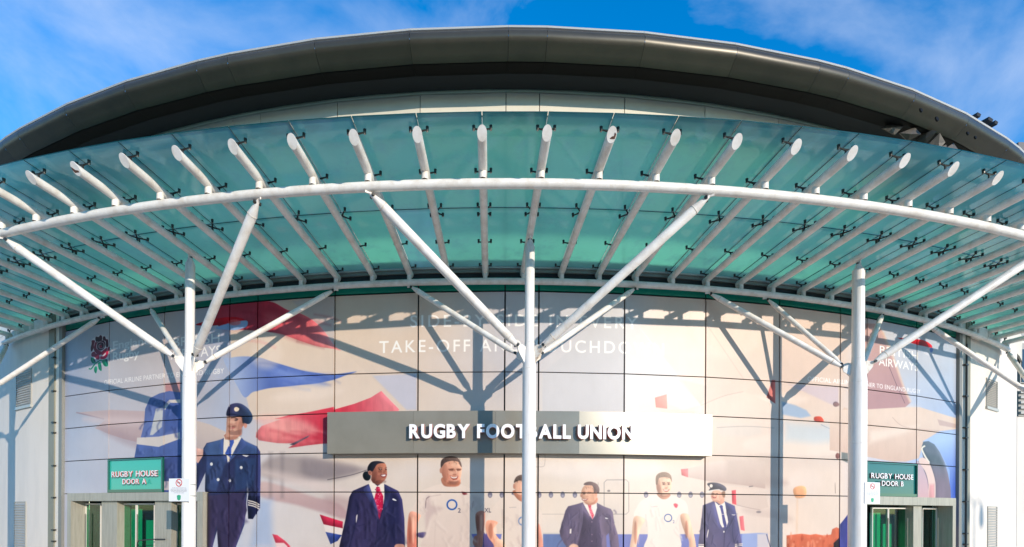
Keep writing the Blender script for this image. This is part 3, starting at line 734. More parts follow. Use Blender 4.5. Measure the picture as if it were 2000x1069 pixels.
PP1.poly([498, 278, 545, 296, 592, 280, 575, 320, 535, 325], (160, 86, 74), 2.5); PP1.poly([505, 284, 545, 298, 585, 286, 565, 306, 530, 306], (248, 242, 236), 1.5)
PP1.poly([490, 335, 540, 350, 600, 330, 570, 366, 510, 368], (150, 104, 90), 8, 0.7); PP1.line([478, 260, 490, 310], 6, (196, 124, 100), 4, .7)
ring(PP1, 523, 600, 53, 17, (44, 92, 166)); PP1.poly([630, 455, 680, 470, 690, 484, 650, 492], (140, 70, 76), 3)
# player half hidden by the near column
PM.poly([1420, 700, 1480, 580, 1560, 500, 1640, 470, 1740, 540, 1880, 600, 1905, 700, 1880, 1000, 1560, 1000, 1560, 760, 1520, 720], (230, 214, 202), 2.5)
PM.line([1560, 600, 1560, 760], 8, (200, 182, 174), 5, .8); PM.poly([1425, 700, 1520, 712, 1480, 780, 1540, 870, 1570, 950, 1500, 950, 1420, 800], (228, 166, 140), 2.5)
PM.poly([1500, 860, 1560, 870, 1590, 940, 1510, 940], (234, 186, 160), 4); PM.poly([1400, 800, 1480, 900, 1500, 960, 1390, 960], (96, 84, 132), 3, sm=False)
PM.poly([1650, 440, 1740, 440, 1740, 530, 1690, 510], (206, 142, 116), 4); PM.oval(1715, 395, 50, 82, (232, 184, 158), 2); PM.poly([1660, 370, 1680, 320, 1730, 300, 1790, 320, 1790, 350, 1700, 352], (110, 92, 84), 2); PM.oval(1664, 400, 11, 24, (226, 166, 142), 3)
ring(PM, 1735, 702, 34, 11, (44, 98, 176)); PM.line([1620, 585, 1680, 582], 5, (170, 160, 160), 2, .7)
PM.poly([1860, 760, 1885, 740, 1915, 930, 1870, 960], (226, 158, 138), 2.5)
write('XL', 946, 1001, 959, 992, (62, 60, 84))
# man in a three piece suit, colours partly faded to suggest sun glare
SU, SU2 = (100, 90, 116), (80, 70, 94)
PS3.poly([60, 830, 110, 660, 150, 520, 190, 455, 330, 420, 410, 395, 500, 520, 620, 400, 720, 455, 830, 495, 860, 540, 880, 700, 940, 900, 960, 1100, 190, 1100, 120, 1000, 70, 900], SU, 2.5, sm=False, c2=(118, 104, 126), g=(200, 500, 560, 900))
PS3.poly([410, 520, 560, 650, 640, 560, 690, 900, 700, 1100, 320, 1100, 380, 850], SU2, 6, .9, sm=False); PS3.poly([760, 900, 800, 860, 830, 1069, 770, 1069], (128, 132, 190), 4, sm=False)
PS3.line([410, 420, 400, 700, 330, 960], 9, (128, 116, 146), 4, .8); PS3.line([230, 560, 240, 780, 250, 860], 8, (80, 74, 108), 5, .8); PS3.line([830, 600, 820, 860], 8, (84, 78, 108), 5, .8)
PS3.poly([216, 800, 240, 790, 238, 865, 212, 865], (228, 218, 210), 1.5, sm=False); PS3.poly([415, 405, 440, 390, 620, 385, 625, 480, 590, 600, 555, 650, 500, 560], (240, 230, 222), 2, sm=False)
PS3.poly([485, 430, 540, 425, 535, 480, 580, 590, 558, 652, 520, 560, 500, 480], (216, 88, 108), 2, sm=False)
for k in range(5): PS3.line([505, 490 + k * 26, 560, 470 + k * 26], 6, (240, 180, 186), 1.5, .9)
PS3.poly([440, 340, 620, 320, 620, 400, 520, 440, 440, 400], (206, 146, 122), 3); PS3.oval(508, 265, 122, 150, (228, 178, 150), 2); PS3.oval(392, 290, 20, 30, (226, 172, 146), 4)
PS3.poly([425, 130, 450, 98, 530, 84, 620, 120, 660, 190, 650, 260, 620, 255, 580, 250, 570, 180, 545, 140, 480, 138], (112, 94, 92), 2)
PS3.line([395, 250, 450, 244], 10, (120, 82, 72), 3, .8); PS3.line([490, 246, 545, 250], 10, (120, 82, 72), 3, .8); PS3.oval(430, 268, 17, 8, (86, 60, 58), 3, .8)
PS3.line([405, 280, 392, 312, 420, 322], 8, (196, 134, 112), 3, .7); PS3.poly([395, 338, 440, 352, 490, 335, 460, 372, 410, 366], (170, 98, 90), 3); PS3.poly([402, 343, 440, 354, 478, 342, 450, 360, 415, 358], (248, 242, 238), 1.5); PS3.oval(610, 275, 18, 34, (220, 164, 140), 3)
PS3.poly([200, 1060, 260, 1020, 330, 1040, 350, 1100, 190, 1100], (230, 188, 166), 3); PS3.poly([750, 625, 800, 635, 780, 645, 752, 640], (240, 236, 236), 1.5)
for y in (690, 880, 980): PS3.oval(548, y, 9, 10, (150, 126, 146), 2)
# smaller player, paled in the paint for the same glare
PP3.poly([90, 660, 130, 540, 190, 460, 300, 400, 400, 372, 560, 380, 700, 430, 780, 490, 800, 640, 700, 650, 680, 760, 690, 900, 680, 1100, 245, 1100, 270, 930, 270, 760, 240, 700], (236, 224, 214), 2.5)
PP3.line([255, 800, 245, 640], 8, (206, 194, 188), 6, .8); PP3.line([690, 640, 640, 760], 8, (214, 200, 194), 6, .7); PP3.poly([95, 668, 235, 705, 190, 800, 140, 960, 110, 1100, 35, 1100, 60, 900], (232, 192, 168), 2.5); PP3.poly([700, 650, 800, 640, 850, 800, 890, 960, 900, 1100, 820, 1100, 810, 980, 740, 830], (228, 182, 156), 2.5)
PP3.poly([400, 360, 560, 360, 545, 420, 480, 440, 420, 410], (216, 160, 134), 3)
face(PP3, 485, 250, 205, 290, (232, 188, 162), (140, 116, 100))
ring(PP3, 540, 685, 48, 12, (70, 100, 160)); PP3.poly([612, 505, 640, 494, 668, 512, 655, 550, 630, 545], (214, 80, 100), 3); PP3.line([320, 538, 400, 532], 12, (226, 186, 182), 4, .8)
# woman pilot, navy lightened as if hazed by the glare
PFP.poly([60, 1110, 90, 850, 120, 600, 135, 440, 310, 375, 440, 380, 480, 385, 620, 450, 650, 590, 720, 960, 730, 1110], (82, 82, 122), 2.5, sm=False, c2=(104, 96, 128), g=(500, 500, 200, 900))
PFP.line([205, 560, 215, 780, 190, 940], 8, (66, 64, 98), 4, .8); PFP.line([600, 600, 590, 860, 610, 1000], 8, (62, 62, 98), 4, .8); PFP.line([470, 850, 455, 1069], 8, (62, 60, 92), 3, .8)
PFP.poly([195, 900, 215, 805, 222, 830, 200, 930], (232, 222, 214), 1.5); PFP.poly([312, 380, 380, 440, 470, 385, 522, 690, 500, 760, 430, 775, 400, 720], (240, 230, 222), 2, sm=False)
PFP.poly([385, 460, 410, 432, 440, 450, 440, 480, 470, 620, 500, 740, 470, 800, 440, 700, 420, 560, 400, 480], (84, 84, 142), 2, sm=False); PFP.line([412, 578, 466, 574], 7, (226, 214, 206), 1.5)
PFP.poly([470, 385, 530, 690, 470, 820, 560, 760, 560, 560], (92, 92, 134), 3, sm=False); PFP.poly([312, 385, 380, 690, 440, 790, 400, 800, 300, 600], (92, 90, 132), 3, sm=False); PFP.oval(457, 838, 12, 14, (242, 236, 228), 1.5)
PFP.poly([350, 340, 450, 300, 460, 390, 400, 425, 345, 385], (212, 158, 136), 3); PFP.oval(345, 300, 88, 92, (234, 184, 160), 2); PFP.poly([420, 250, 470, 230, 475, 310, 445, 320], (150, 116, 96), 4)
PFP.poly([275, 300, 320, 322, 350, 300, 330, 332, 290, 328], (186, 90, 88), 3); PFP.oval(290, 262, 22, 8, (90, 66, 64), 3, .8); PFP.oval(350, 265, 18, 8, (90, 66, 64), 3, .8)
PFP.poly([200, 120, 260, 98, 360, 104, 450, 140, 495, 190, 470, 225, 380, 205, 230, 220, 245, 180], (78, 76, 88), 2); PFP.line([200, 235, 300, 212, 390, 204], 14, (232, 224, 216), 2); PFP.oval(262, 148, 24, 26, (238, 226, 216), 2)
PFP.poly([570, 575, 600, 580, 645, 578, 620, 592, 590, 590], (236, 230, 228), 1.5, sm=False)
for k in (0, 22): PFP.line([70, 1030 + k, 160, 1032 + k], 12, (234, 222, 206), 1.5); PFP.line([625, 1030 + k, 740, 1018 + k], 12, (234, 222, 206), 1.5)

# modelling of faces: eye sockets, cheekbones, jaw and neck shade
def model(p, x, y, w, h, turn=1, dark=(96, 56, 44), light=(252, 214, 188), k=1.0):
    p.oval(x + .02 * w * turn, y - .04 * h, w * .13, h * .06, dark, w * .05 * 1.55 / p.k, .45 * k); p.oval(x + .31 * w * turn, y - .04 * h, w * .10, h * .06, dark, w * .05 * 1.55 / p.k, .45 * k)
    p.oval(x - .34 * w * turn, y + .08 * h, w * .15, h * .34, dark, w * .09 * 1.55 / p.k, .33 * k); p.oval(x + .1 * w * turn, y + .47 * h, w * .34, h * .09, dark, w * .07 * 1.55 / p.k, .45 * k)
    p.oval(x + .12 * w * turn, y + .15 * h, w * .10, h * .035, dark, w * .04 * 1.55 / p.k, .40 * k); p.oval(x + .16 * w * turn, y - .22 * h, w * .22, h * .07, light, w * .08 * 1.55 / p.k, .6 * k)
    p.oval(x + .20 * w * turn, y + .03 * h, w * .035, h * .10, light, w * .03 * 1.55 / p.k, .7 * k); p.oval(x - .04 * w * turn, y + .10 * h, w * .10, h * .06, light, w * .05 * 1.55 / p.k, .5 * k); p.oval(x + .15 * w * turn, y + .37 * h, w * .09, h * .04, light, w * .04 * 1.55 / p.k, .4 * k)
model(PP1, 525, 225, 225, 290, 1, k=.6); model(PP3, 485, 250, 205, 290, 1, k=.6); model(PS3, 508, 265, 244, 300, -1, (140, 90, 74), k=.4)
model(PA, 545, 400, 320, 420, 1, (70, 34, 28), (206, 146, 120), .6); model(PF, 590, 390, 240, 320, -1, (104, 64, 54), k=.6); model(PFP, 345, 290, 176, 190, -1, k=.4)
def folds(p, x0, y0, x1, y1, n, w, dk, lt, slope=0.0):
    for k in range(n):
        x, y = rng.uniform(x0, x1), rng.uniform(y0, y1)
        l = rng.uniform(.12, .34) * (y1 - y0); a_ = slope + rng.normal(0, .35)
        dx, dy = math.sin(a_) * l, math.cos(a_) * l
        p.line([x, y, x + dx * .5 + rng.normal(0, w), y + dy * .5, x + dx, y + dy], w * rng.uniform(.6, 1.5), dk, w * 4.2 / p.k, .50)
        p.line([x + w * 1.2, y, x + dx * .5 + w * 1.2, y + dy * .5, x + dx + w * 1.2, y + dy], w * rng.uniform(.5, 1.0), lt, w * 4.2 / p.k, .32)
folds(PI, 1300, 330, 1640, 600, 16, 12, (24, 26, 52), (104, 118, 160), .3); folds(PI, 1320, 650, 1600, 1040, 14, 14, (36, 30, 60), (104, 92, 132), .1); folds(PI, 1660, 300, 1740, 620, 6, 10, (20, 22, 46), (90, 100, 140))
folds(PL, 1130, 660, 1320, 1020, 14, 12, (24, 22, 48), (104, 100, 142), .15); folds(PL, 1360, 680, 1540, 1020, 13, 11, (22, 22, 48), (98, 98, 140), -.15); folds(PL, 1060, 800, 1120, 1040, 5, 10, (22, 22, 46), (90, 88, 128), -.2)
folds(PP1, 250, 480, 720, 1040, 16, 16, (200, 180, 172), (240, 228, 218), .3); folds(PP1, 130, 480, 230, 660, 4, 12, (196, 176, 168), (240, 228, 218), .6); folds(PP1, 760, 500, 860, 660, 4, 12, (196, 176, 168), (240, 228, 218), -.5)
folds(PM, 1570, 560, 1720, 900, 8, 14, (204, 184, 176), (246, 236, 226), .3); folds(PP3, 280, 440, 660, 1040, 12, 15, (214, 198, 190), (250, 244, 238), .2)
folds(PS3, 100, 500, 380, 980, 14, 13, (66, 58, 84), (140, 130, 160), -.2); folds(PS3, 640, 500, 900, 980, 12, 13, (66, 58, 84), (140, 130, 160), .25); folds(PS3, 420, 700, 660, 1040, 8, 10, (54, 46, 70), (116, 104, 130))
folds(PFP, 120, 480, 340, 1000, 10, 12, (50, 50, 84), (124, 122, 158), .1); folds(PFP, 500, 480, 680, 1000, 10, 12, (50, 50, 84), (124, 122, 158), -.1)
folds(PJ, 780, 760, 1060, 1060, 14, 12, (50, 62, 118), (140, 156, 206), -.2); folds(PI, 720, 210, 930, 320, 8, 12, (52, 66, 122), (130, 148, 200), .1); folds(PI, 950, 340, 1060, 760, 8, 14, (40, 48, 92), (108, 122, 172))
for p, pts in ((PP1, (80, 880, 26, 150)), (PP1, (830, 800, 24, 90)), (PP3, (130, 880, 26, 150)), (PP3, (800, 840, 26, 120)), (PM, (1480, 790, 24, 70))):
    p.oval(pts[0] - 22, pts[1], pts[2] * .8, pts[3], (150, 84, 64), 6, .45); p.oval(pts[0] + 16, pts[1], pts[2] * .6, pts[3], (252, 208, 180), 6, .5)
# hair
for p, x0, y0, x1, y1, c_ in ((PP1, 400, 80, 620, 140, (62, 48, 46)), (PP3, 385, 100, 575, 170, (92, 74, 62)), (PS3, 450, 95, 645, 200, (70, 56, 54)), (PM, 1670, 320, 1740, 350, (66, 52, 48))):
    for k in range(22):
        x, y = rng.uniform(x0, x1), rng.uniform(y0, y1)
        p.line([x, y, x + rng.normal(6, 6), y + rng.uniform(8, 24)], 5, c_ if k % 3 else (150, 132, 122), 1.5, .4)
# aircraft ribbons: rippled sheen
for pts, dk, lt in (((470, 600, 640, 670), (140, 26, 48), (240, 130, 138)), ((500, 705, 630, 750), (62, 84, 160), (150, 172, 226)), ((520, 830, 630, 862), (170, 40, 60), (246, 168, 164))):
    for k in range(9):
        x, y = rng.uniform(pts[0], pts[2]), rng.uniform(pts[1], pts[3])
        PH.line([x, y, x + 26, y + rng.normal(6, 3), x + 54, y + 14], rng.uniform(3, 7), dk if k % 2 else lt, 12, .2)
# --- rose emblem
WH = (222, 220, 226)
PG.poly([180, 440, 175, 280, 260, 200, 390, 150, 470, 175, 550, 260, 575, 420, 560, 560, 500, 660, 330, 672, 180, 600], WH, 2, 0.85)
rose = (64, 14, 34); roseR = (164, 22, 62)
for pts, c_ in (([270, 250, 280, 190, 340, 195, 370, 160, 410, 175, 412, 255, 330, 280, 290, 290], rose), ([430, 240, 440, 185, 480, 190, 500, 240, 545, 260, 550, 390, 500, 400, 490, 290, 440, 262], rose),
                ([190, 330, 190, 270, 240, 262, 262, 280, 240, 360, 236, 420, 190, 500, 170, 440], (112, 16, 46)), ([190, 530, 250, 500, 280, 540, 350, 575, 355, 660, 300, 662, 250, 610, 190, 600], roseR),
                ([380, 600, 380, 655, 480, 650, 540, 580, 550, 480, 500, 500, 490, 560, 440, 600], (196, 30, 72)), ([540, 420, 570, 410, 566, 480, 530, 490], (112, 16, 46)),
                ([265, 310, 300, 300, 290, 400, 310, 450, 370, 490, 400, 500, 390, 560, 330, 566, 260, 500, 236, 440], (126, 16, 52)), ([410, 500, 470, 450, 520, 420, 520, 470, 470, 540, 410, 580, 400, 540], (146, 20, 56)),
                ([300, 380, 310, 300, 380, 262, 460, 280, 485, 360, 450, 440, 380, 480, 320, 450], rose)):
    PG.poly(pts, c_, 1.5)
PG.line([300, 440, 310, 330, 390, 300, 450, 330, 450, 410, 400, 440, 350, 420, 350, 360, 400, 340], 10, (226, 200, 210), 1.2); PG.line([330, 300, 430, 268], 7, (226, 200, 210), 1.2, .8); PG.oval(385, 395, 26, 24, (206, 40, 84), 1.5); PG.oval(385, 395, 10, 9, (70, 14, 34), 1.5)
PG.line([130, 852, 180, 860, 250, 770, 290, 735, 370, 685, 420, 690], 24, (30, 140, 108), 1.5)
for pts in ([180, 620, 250, 650, 275, 735, 215, 745, 175, 690], [410, 700, 470, 660, 530, 670, 540, 800, 460, 800], [330, 740, 385, 730, 400, 820, 400, 905, 340, 860], [250, 830, 290, 805, 310, 860, 285, 955, 245, 910]):
    PG.poly(pts, WH, 8, .8); PG.poly(pts, (24, 150, 112), 1.5)
PG.poly([480, 670, 530, 672, 535, 780, 500, 720], (20, 62, 66), 2); PG.poly([375, 760, 400, 800, 400, 890, 385, 830], (20, 62, 66), 2); PG.poly([225, 650, 262, 670, 272, 720, 240, 700], (20, 62, 66), 2)
# --- words
WHT = (252, 250, 250)
write('England', 220, 682.5, 292, 666.5, (232, 232, 236), 0.95, 1.0, 0.02)
write('Rugby', 220, 704, 271, 687.5, (246, 244, 244), 0.95, 1.0, 0.02)
write('BRITISH', 338, 671, 428, 652, WHT, 0.92, 1.02, 0.004, xref=400)
write('AIRWAYS', 333, 696, 431, 676, WHT, 0.92, 1.0, 0.004, xref=400)
write('OFFICIAL AIRLINE PARTNER TO ENGLAND RUGBY', 203, 752, 437, 742.5, WHT, 0.95, 1.03, 0.006)
write('SIDE-BY-SIDE IN EVERY', 801, 639, 1245, 615, WHT, 0.95, 1.28, 0.008)
write('TAKE-OFF AND TOUCHDOWN', 740, 689.5, 1297, 665, WHT, 0.95, 1.28, 0.008)
write('BRITISH', 1719, 690.5, 1793, 674, WHT, 1, 1.02, 0.004, xref=1720)
write('AIRWAYS', 1717, 713.5, 1793, 697, WHT, 1, 1.0, 0.004, xref=1720)
write('OFFICIAL AIRLINE PARTNER TO ENGLAND RUGBY', 1578, 744, 1798, 734.5, WHT, 0.95, 1.03, 0.006)
write('2', 894, 1001.5, 899.5, 992.5, (60, 66, 90)); write('2', 1314, 1022, 1318, 1016, (120, 120, 160))
# ribbons over the airline words
PH.poly([381, 634, 410, 625, 440, 620, 462, 620, 478, 625, 470, 634, 440, 634, 410, 636], (206, 20, 40), 1.5); PH.poly([420, 641, 445, 632, 478, 626, 484, 632, 478, 640, 455, 645], (150, 178, 222), 2); PH.oval(458, 630, 12, 6, (240, 120, 120), 6, .7)
PHH.poly([450, 150, 560, 156, 700, 172, 820, 185, 900, 215, 960, 260, 972, 305, 900, 285, 760, 262, 600, 215], (196, 24, 40), 1.5, sm=False); PHH.poly([840, 370, 900, 310, 960, 300, 980, 340, 930, 410, 870, 400], (214, 220, 234), 3); PHH.poly([930, 310, 975, 305, 978, 350, 945, 370], (110, 140, 214), 4)
# below the part the photograph shows, the figures simply run on down
lowrow = np.array([int((at(x_, 1067)[1] - WZ0) * PPM) for x_ in range(100, 1901, 20)])
lowth = np.array([(ang(x_, v=1067) - TH0) * RW * PPM for x_ in range(100, 1901, 20)])
rows = np.interp(np.arange(CW), lowth, lowrow).astype(int)
yy = np.maximum(np.arange(CH)[:, None], rows[None, :])
canvas = np.take_along_axis(canvas, np.repeat(yy[..., None], 3, 2), 0)
# photographic grain of the print: soft modelling of cloth and skin, uneven tone
def blur(a_, r_):
    for ax in (0, 1):
        p_ = np.pad(a_, [(r_ + 1, r_) if k == ax else (0, 0) for k in range(2)], 'edge')
        c_ = np.cumsum(p_, ax, dtype=np.float64)
        n_ = a_.shape[ax]
        a_ = ((np.take(c_, range(2 * r_ + 1, 2 * r_ + 1 + n_), ax) - np.take(c_, range(0, n_), ax)) / (2 * r_ + 1)).astype(np.float32)
    return a_
lum = canvas.mean(2)
dark = np.clip((0.62 - lum) / 0.3, 0, 1)
skin_ = np.clip(((canvas[..., 0] - canvas[..., 2]) - 0.13) / 0.12, 0, 1) * (lum > 0.4)
body_ = np.maximum(dark, skin_ * 0.6)
bb = blur(blur(body_, 9), 6)
gx = np.zeros_like(bb); gx[:, 5:-5] = bb[:, 10:] - bb[:, :-10]
gy = np.zeros_like(bb); gy[5:-5] = bb[10:] - bb[:-10]
fold = np.zeros_like(bb)
for sx_, sy_, w_ in ((5, 7, 1.0), (9, 14, 1.4), (16, 22, 1.2)):
    n_ = rng.normal(0, 1, bb.shape).astype(np.float32)
    n_ = np.roll(blur(n_, sx_), 0, 0)
    for _ in range(2):
        p_ = np.cumsum(np.pad(n_, [(sy_ + 1, sy_), (0, 0)], 'edge'), 0, dtype=np.float64)
        n_ = ((p_[2 * sy_ + 1:] - p_[:-(2 * sy_ + 1)]) / (2 * sy_ + 1)).astype(np.float32)
    fold += w_ * n_ / n_.std()
fold /= 2.0
canvas *= (1 + body_ * (0.06 * np.tanh(fold * 0.9) + np.clip(-gx * 0.8 - gy * 0.4, -0.32, 0.42)) + (1 - body_) * 0.003 * fold)[..., None]
canvas = canvas * 0.6 + 0.4 * np.stack([blur(canvas[..., k], 1) for k in range(3)], -1)
canvas = np.clip(canvas, 0.02, 1) ** 1.06 * np.array([1.025, 1.0, 0.965], np.float32)
canvas *= 1 + rng.normal(0, 0.006, canvas.shape[:2] + (1,)).astype(np.float32)

img = bpy.data.images.new('printed_film', CW, CH, alpha=False)
buf = np.ones((CH, CW, 4), np.float32)
buf[..., :3] = np.clip(canvas, 0, 1)
img.pixels.foreach_set(buf.ravel())
img.update()
img.pack()
def print_uv(v):
    th = math.atan2(v.x, -v.y)
    return ((th - TH0) / (TH1 - TH0), (v.z - WZ0) / (WZ1 - WZ0))
def film():
    m = bpy.data.materials.new('printed_film_on_panel')
    m.use_nodes = True
    t = m.node_tree
    b = t.nodes['Principled BSDF']
    it = N(t, 'ShaderNodeTexImage'); it.image = img; it.extension = 'EXTEND'
    uvn = N(t, 'ShaderNodeUVMap'); uvn.uv_map = 'UVMap'
    t.links.new(uvn.outputs[0], it.inputs['Vector'])
    co = N(t, 'ShaderNodeTexCoord')
    nz = N(t, 'ShaderNodeTexNoise'); nz.inputs['Scale'].default_value = 0.8; nz.inputs['Detail'].default_value = 6
    t.links.new(co.outputs['Object'], nz.inputs['Vector'])
    mr = N(t, 'ShaderNodeMapRange'); mr.inputs['To Min'].default_value = 0.70; mr.inputs['To Max'].default_value = 0.85
    t.links.new(nz.outputs['Fac'], mr.inputs['Value'])
    mul = N(t, 'ShaderNodeMixRGB', blend_type='MULTIPLY'); mul.inputs['Fac'].default_value = 1
    t.links.new(it.outputs['Color'], mul.inputs['Color1']); t.links.new(mr.outputs[0], mul.inputs['Color2'])
    t.links.new(mul.outputs[0], b.inputs['Base Color'])
    b.inputs['Roughness'].default_value = 0.19
    b.inputs['Specular IOR Level'].default_value = 0.24
    wv = N(t, 'ShaderNodeTexNoise'); wv.inputs['Scale'].default_value = 1.3; wv.inputs['Detail'].default_value = 2
    t.links.new(co.outputs['Object'], wv.inputs['Vector'])
    bp = N(t, 'ShaderNodeBump'); bp.inputs['Strength'].default_value = 0.03; bp.inputs['Distance'].default_value = 0.05
    t.links.new(wv.outputs['Fac'], bp.inputs['Height']); t.links.new(bp.outputs[0], b.inputs['Normal'])
    return m
M['film'] = film()
sheen(M['film'], 0.36, 0.018)
# ------------------------------------------------------------------ large structure
Z0 = 0.0
def sheet(name, pts, m):
    return MB().add(pts, [tuple(range(len(pts)))]).build(name, m)
tag(sheet('ground', [(-1500, -1500, -0.02), (1500, -1500, -0.02), (1500, 1500, -0.02), (-1500, 1500, -0.02)], M['paving']), kind='structure')

# panel columns of the drum, as angles: wide, narrow and wide bays either side of the middle
W_, N_ = 0.0647, 0.02516
LEFT = [N_ / 2, N_ / 2 + W_, N_ / 2 + 2 * W_, N_ / 2 + 3 * W_, N_ * 1.5 + 3 * W_, N_ * 1.5 + 4 * W_, N_ * 1.5 + 5 * W_]
V = [-x for x in LEFT][::-1] + LEFT[:4] + [ang(1640), ang(1692)] + LEFT[6:]
V = [ang(125.5)] + V + [ang(1867.5)]
ROWS = [0.10, 2.12, 3.22, 4.33, 5.43, 7.64]
DOOR_L = (ang(141), ang(403.5))
DOOR_R = (ang(1662), ang(1857))
SIGN_L = (ang(211.5), ang(318.5)); SIGN_R = (ang(1692), ang(1790.5))

wall = thing('printed_wall', P(RW, 0, 0), 'curved wall of glossy panels printed with airline crew and rugby players', 'wall')
mb = MB()                              # backing, interrupted at the two doors
def arc(mb, t0, t1, z0, z1, r0, r1, n=None):
    n = n or max(1, int(abs(t1 - t0) / 0.03))
    for k in range(n):
        mb.slab(t0 + (t1 - t0) * k / n, t0 + (t1 - t0) * (k + 1) / n, z0, z1, r0, r1)
arc(mb, V[0], DOOR_L[0], 0, 8.6, 36.70, 36.93)
arc(mb, DOOR_L[0], DOOR_L[1], 2.10, 8.6, 36.70, 36.93)
arc(mb, DOOR_L[1], DOOR_R[0], 0, 8.6, 36.70, 36.93)
arc(mb, DOOR_R[0], DOOR_R[1], 2.10, 8.6, 36.70, 36.93)
arc(mb, DOOR_R[1], V[-1], 0, 8.6, 36.70, 36.93)
mb.build('backing', M['joint'], wall)
def in_span(t0, t1, span): return t0 >= span[0] - 0.002 and t1 <= span[1] + 0.002
for r_ in range(5):
    for c_ in range(len(V) - 1):
        t0, t1 = V[c_], V[c_ + 1]
        if r_ == 1 and (in_span(t0, t1, SIGN_L) or in_span(t0, t1, SIGN_R)): continue
        spans = [(t0, t1)]
        if r_ == 0:
            for d in (DOOR_L, DOOR_R):
                nx = []
                for s0, s1 in spans:
                    if s1 <= d[0] or s0 >= d[1]: nx.append((s0, s1)); continue
                    if s0 < d[0]: nx.append((s0, d[0] - 0.0003))
                    if s1 > d[1]: nx.append((d[1] + 0.0003, s1))
                spans = nx
        for s0, s1 in spans:
            if (s1 - s0) * RW < 0.05: continue
            MB().slab(s0, s1, ROWS[r_] + 0.014, ROWS[r_ + 1] - 0.014, 36.94, RW, 0.021, 0.021).build('panel', M['film'], wall, uv=print_uv)
# green glazed strip above the print, black gutter over it, pale angle under the canopy
for c_ in range(len(V) - 1):
    MB().slab(V[c_], V[c_ + 1], 7.68, 8.03, 36.94, 36.99, 0.02, 0.02).build('glazed_strip', M['clerestory'], wall)
g = MB(); arc(g, V[0], V[-1], 8.045, 8.16, 36.93, 36.955); g.build('gutter', M['recess'], wall)
g = MB(); arc(g, V[0], V[-1], 8.165, 8.255, 36.93, 37.0); g.build('grey_flashing', M['trim_grey'], wall)
g = MB(); arc(g, V[0], V[-1], 8.262, 8.30, 36.93, 37.04); g.build('pale_angle', M['trim'], wall)

# white painted walls either side, each with two louvred vents let into it
def vent(parent, t0, t1, z0, z1, n, sill):
    f = MB()
    w = 0.035 / RW
    f.slab(t0, t0 + w, z0, z1, 36.95, 37.025); f.slab(t1 - w, t1, z0, z1, 36.95, 37.025)
    f.slab(t0 + w, t1 - w, z1 - 0.035, z1, 36.95, 37.024); f.slab(t0 + w, t1 - w, z0, z0 + 0.03, 36.95, 37.024)
    f.slab(t0 + w, t1 - w, z0 + 0.03, z1 - 0.035, 36.955, 36.985)
    o = f.build('louvre_vent', [M['louvre']], parent)
    p = MB(); p.slab(t0 + w, t1 - w, z0 + 0.03, z1 - 0.035, 36.986, 36.99); p.build('dark_back', M['joint'], o)
    for k in range(n):
        zc = z0 + 0.05 + (z1 - z0 - 0.09) * (k + 0.5) / n
        h = (z1 - z0 - 0.09) / n * 0.34
        a0, b0 = P(36.995, t0 + w, 0), P(36.995, t1 - w, 0); a1, b1 = P(37.035, t0 + w, 0), P(37.035, t1 - w, 0)
        def up(q, z): return Vector((q.x, q.y, z))
        MB().hexa([up(a1, zc - h - .012), up(b1, zc - h - .012), up(b1, zc - h), up(a1, zc - h), up(a0, zc + h - .012), up(b0, zc + h - .012), up(b0, zc + h), up(a0, zc + h)]).build('slat', M['louvre'], o)
    if sill:
        MB().slab(t0 - 0.001, t1 + 0.001, z0 - 0.10, z0 - 0.004, 36.97, 37.06).build('sill', M['trim'], o)
def white_wall(label, t0, t1, vents):
    w = thing('white_wall', P(RW, (t0 + t1) / 2, 0), label, 'wall')
    m = MB(); arc(m, t0, t1, 0, 8.3, 36.6, RW, max(2, int((t1 - t0) / 0.02))); m.build('wall_face', M['render_white'], w)
    for x0, y0, x1, y1, n, sl in vents:
        a0, z1 = at(x0, y0); a1, z0 = at(x1, y1)
        vent(w, a0, a1, z0, z1, n, sl)
    return w
white_wall('white painted wall with two grey louvre vents beside Door A', R(-42), ang(98), [(32.5, 729, 62, 790, 14, True), (29, 980, 51, 1105, 24, False)])
white_wall('white painted wall with two grey louvre vents beside Door B', ang(1889.5), ang(1985), [(1925.5, 738, 1947, 800, 14, True), (1928, 989, 1946, 1110, 24, False)])

def wall_post(label, px, brackets, pipe, side):
    """tall steel post between the printed wall and the white wall; px: photo columns of its strips"""
    t = [ang(x) for x in px]
    w = thing('wall_post', P(RW, (t[0] + t[-1]) / 2, 0), label, 'post')
    mats = ('trim_dark', 'cream', 'trim_grey') if side < 0 else ('trim_grey', 'cream', 'trim_dark')
    rr = (37.06, 37.02, 37.09) if side < 0 else (37.09, 37.02, 37.06)
    for k, nm in enumerate(('post_face', 'cover_strip', 'edge_trim') if side < 0 else ('edge_trim', 'cover_strip', 'post_face')):
        MB().slab(t[k], t[k + 1], 0, 8.3, 36.7, rr[k]).build(nm, M[mats[k]], w)
    if pipe:
        th = ang(1880.5)
        MB().tube([P(37.085, th, 0.1), P(37.085, th, 7.5)], 0.028, 10).build('downpipe', M['pipe'], w, True)
    for y in brackets:
        x = px[1] if side < 0 else 1880.5
        th, z = at(x, y)
        if side < 0: MB().slab(th - 0.0012, th + 0.0022, z - 0.02, z + 0.02, 37.0, 37.12).build('bracket', M['fitting'], w)
        else: MB().slab(th - 0.0024, th + 0.0024, z - 0.022, z + 0.022, 37.0, 37.125).build('bracket', M['pipe'], w)
wall_post('grey and cream steel post with dark cleats at the Door A end', (98, 109, 120, 126), (700, 765, 826, 846, 910, 972, 1035, 1057), False, -1)
wall_post('steel post carrying a thin black downpipe at the Door B end', (1866.5, 1872, 1883, 1890), (714, 775, 836, 856, 918, 980, 1042, 1063), True, 1)

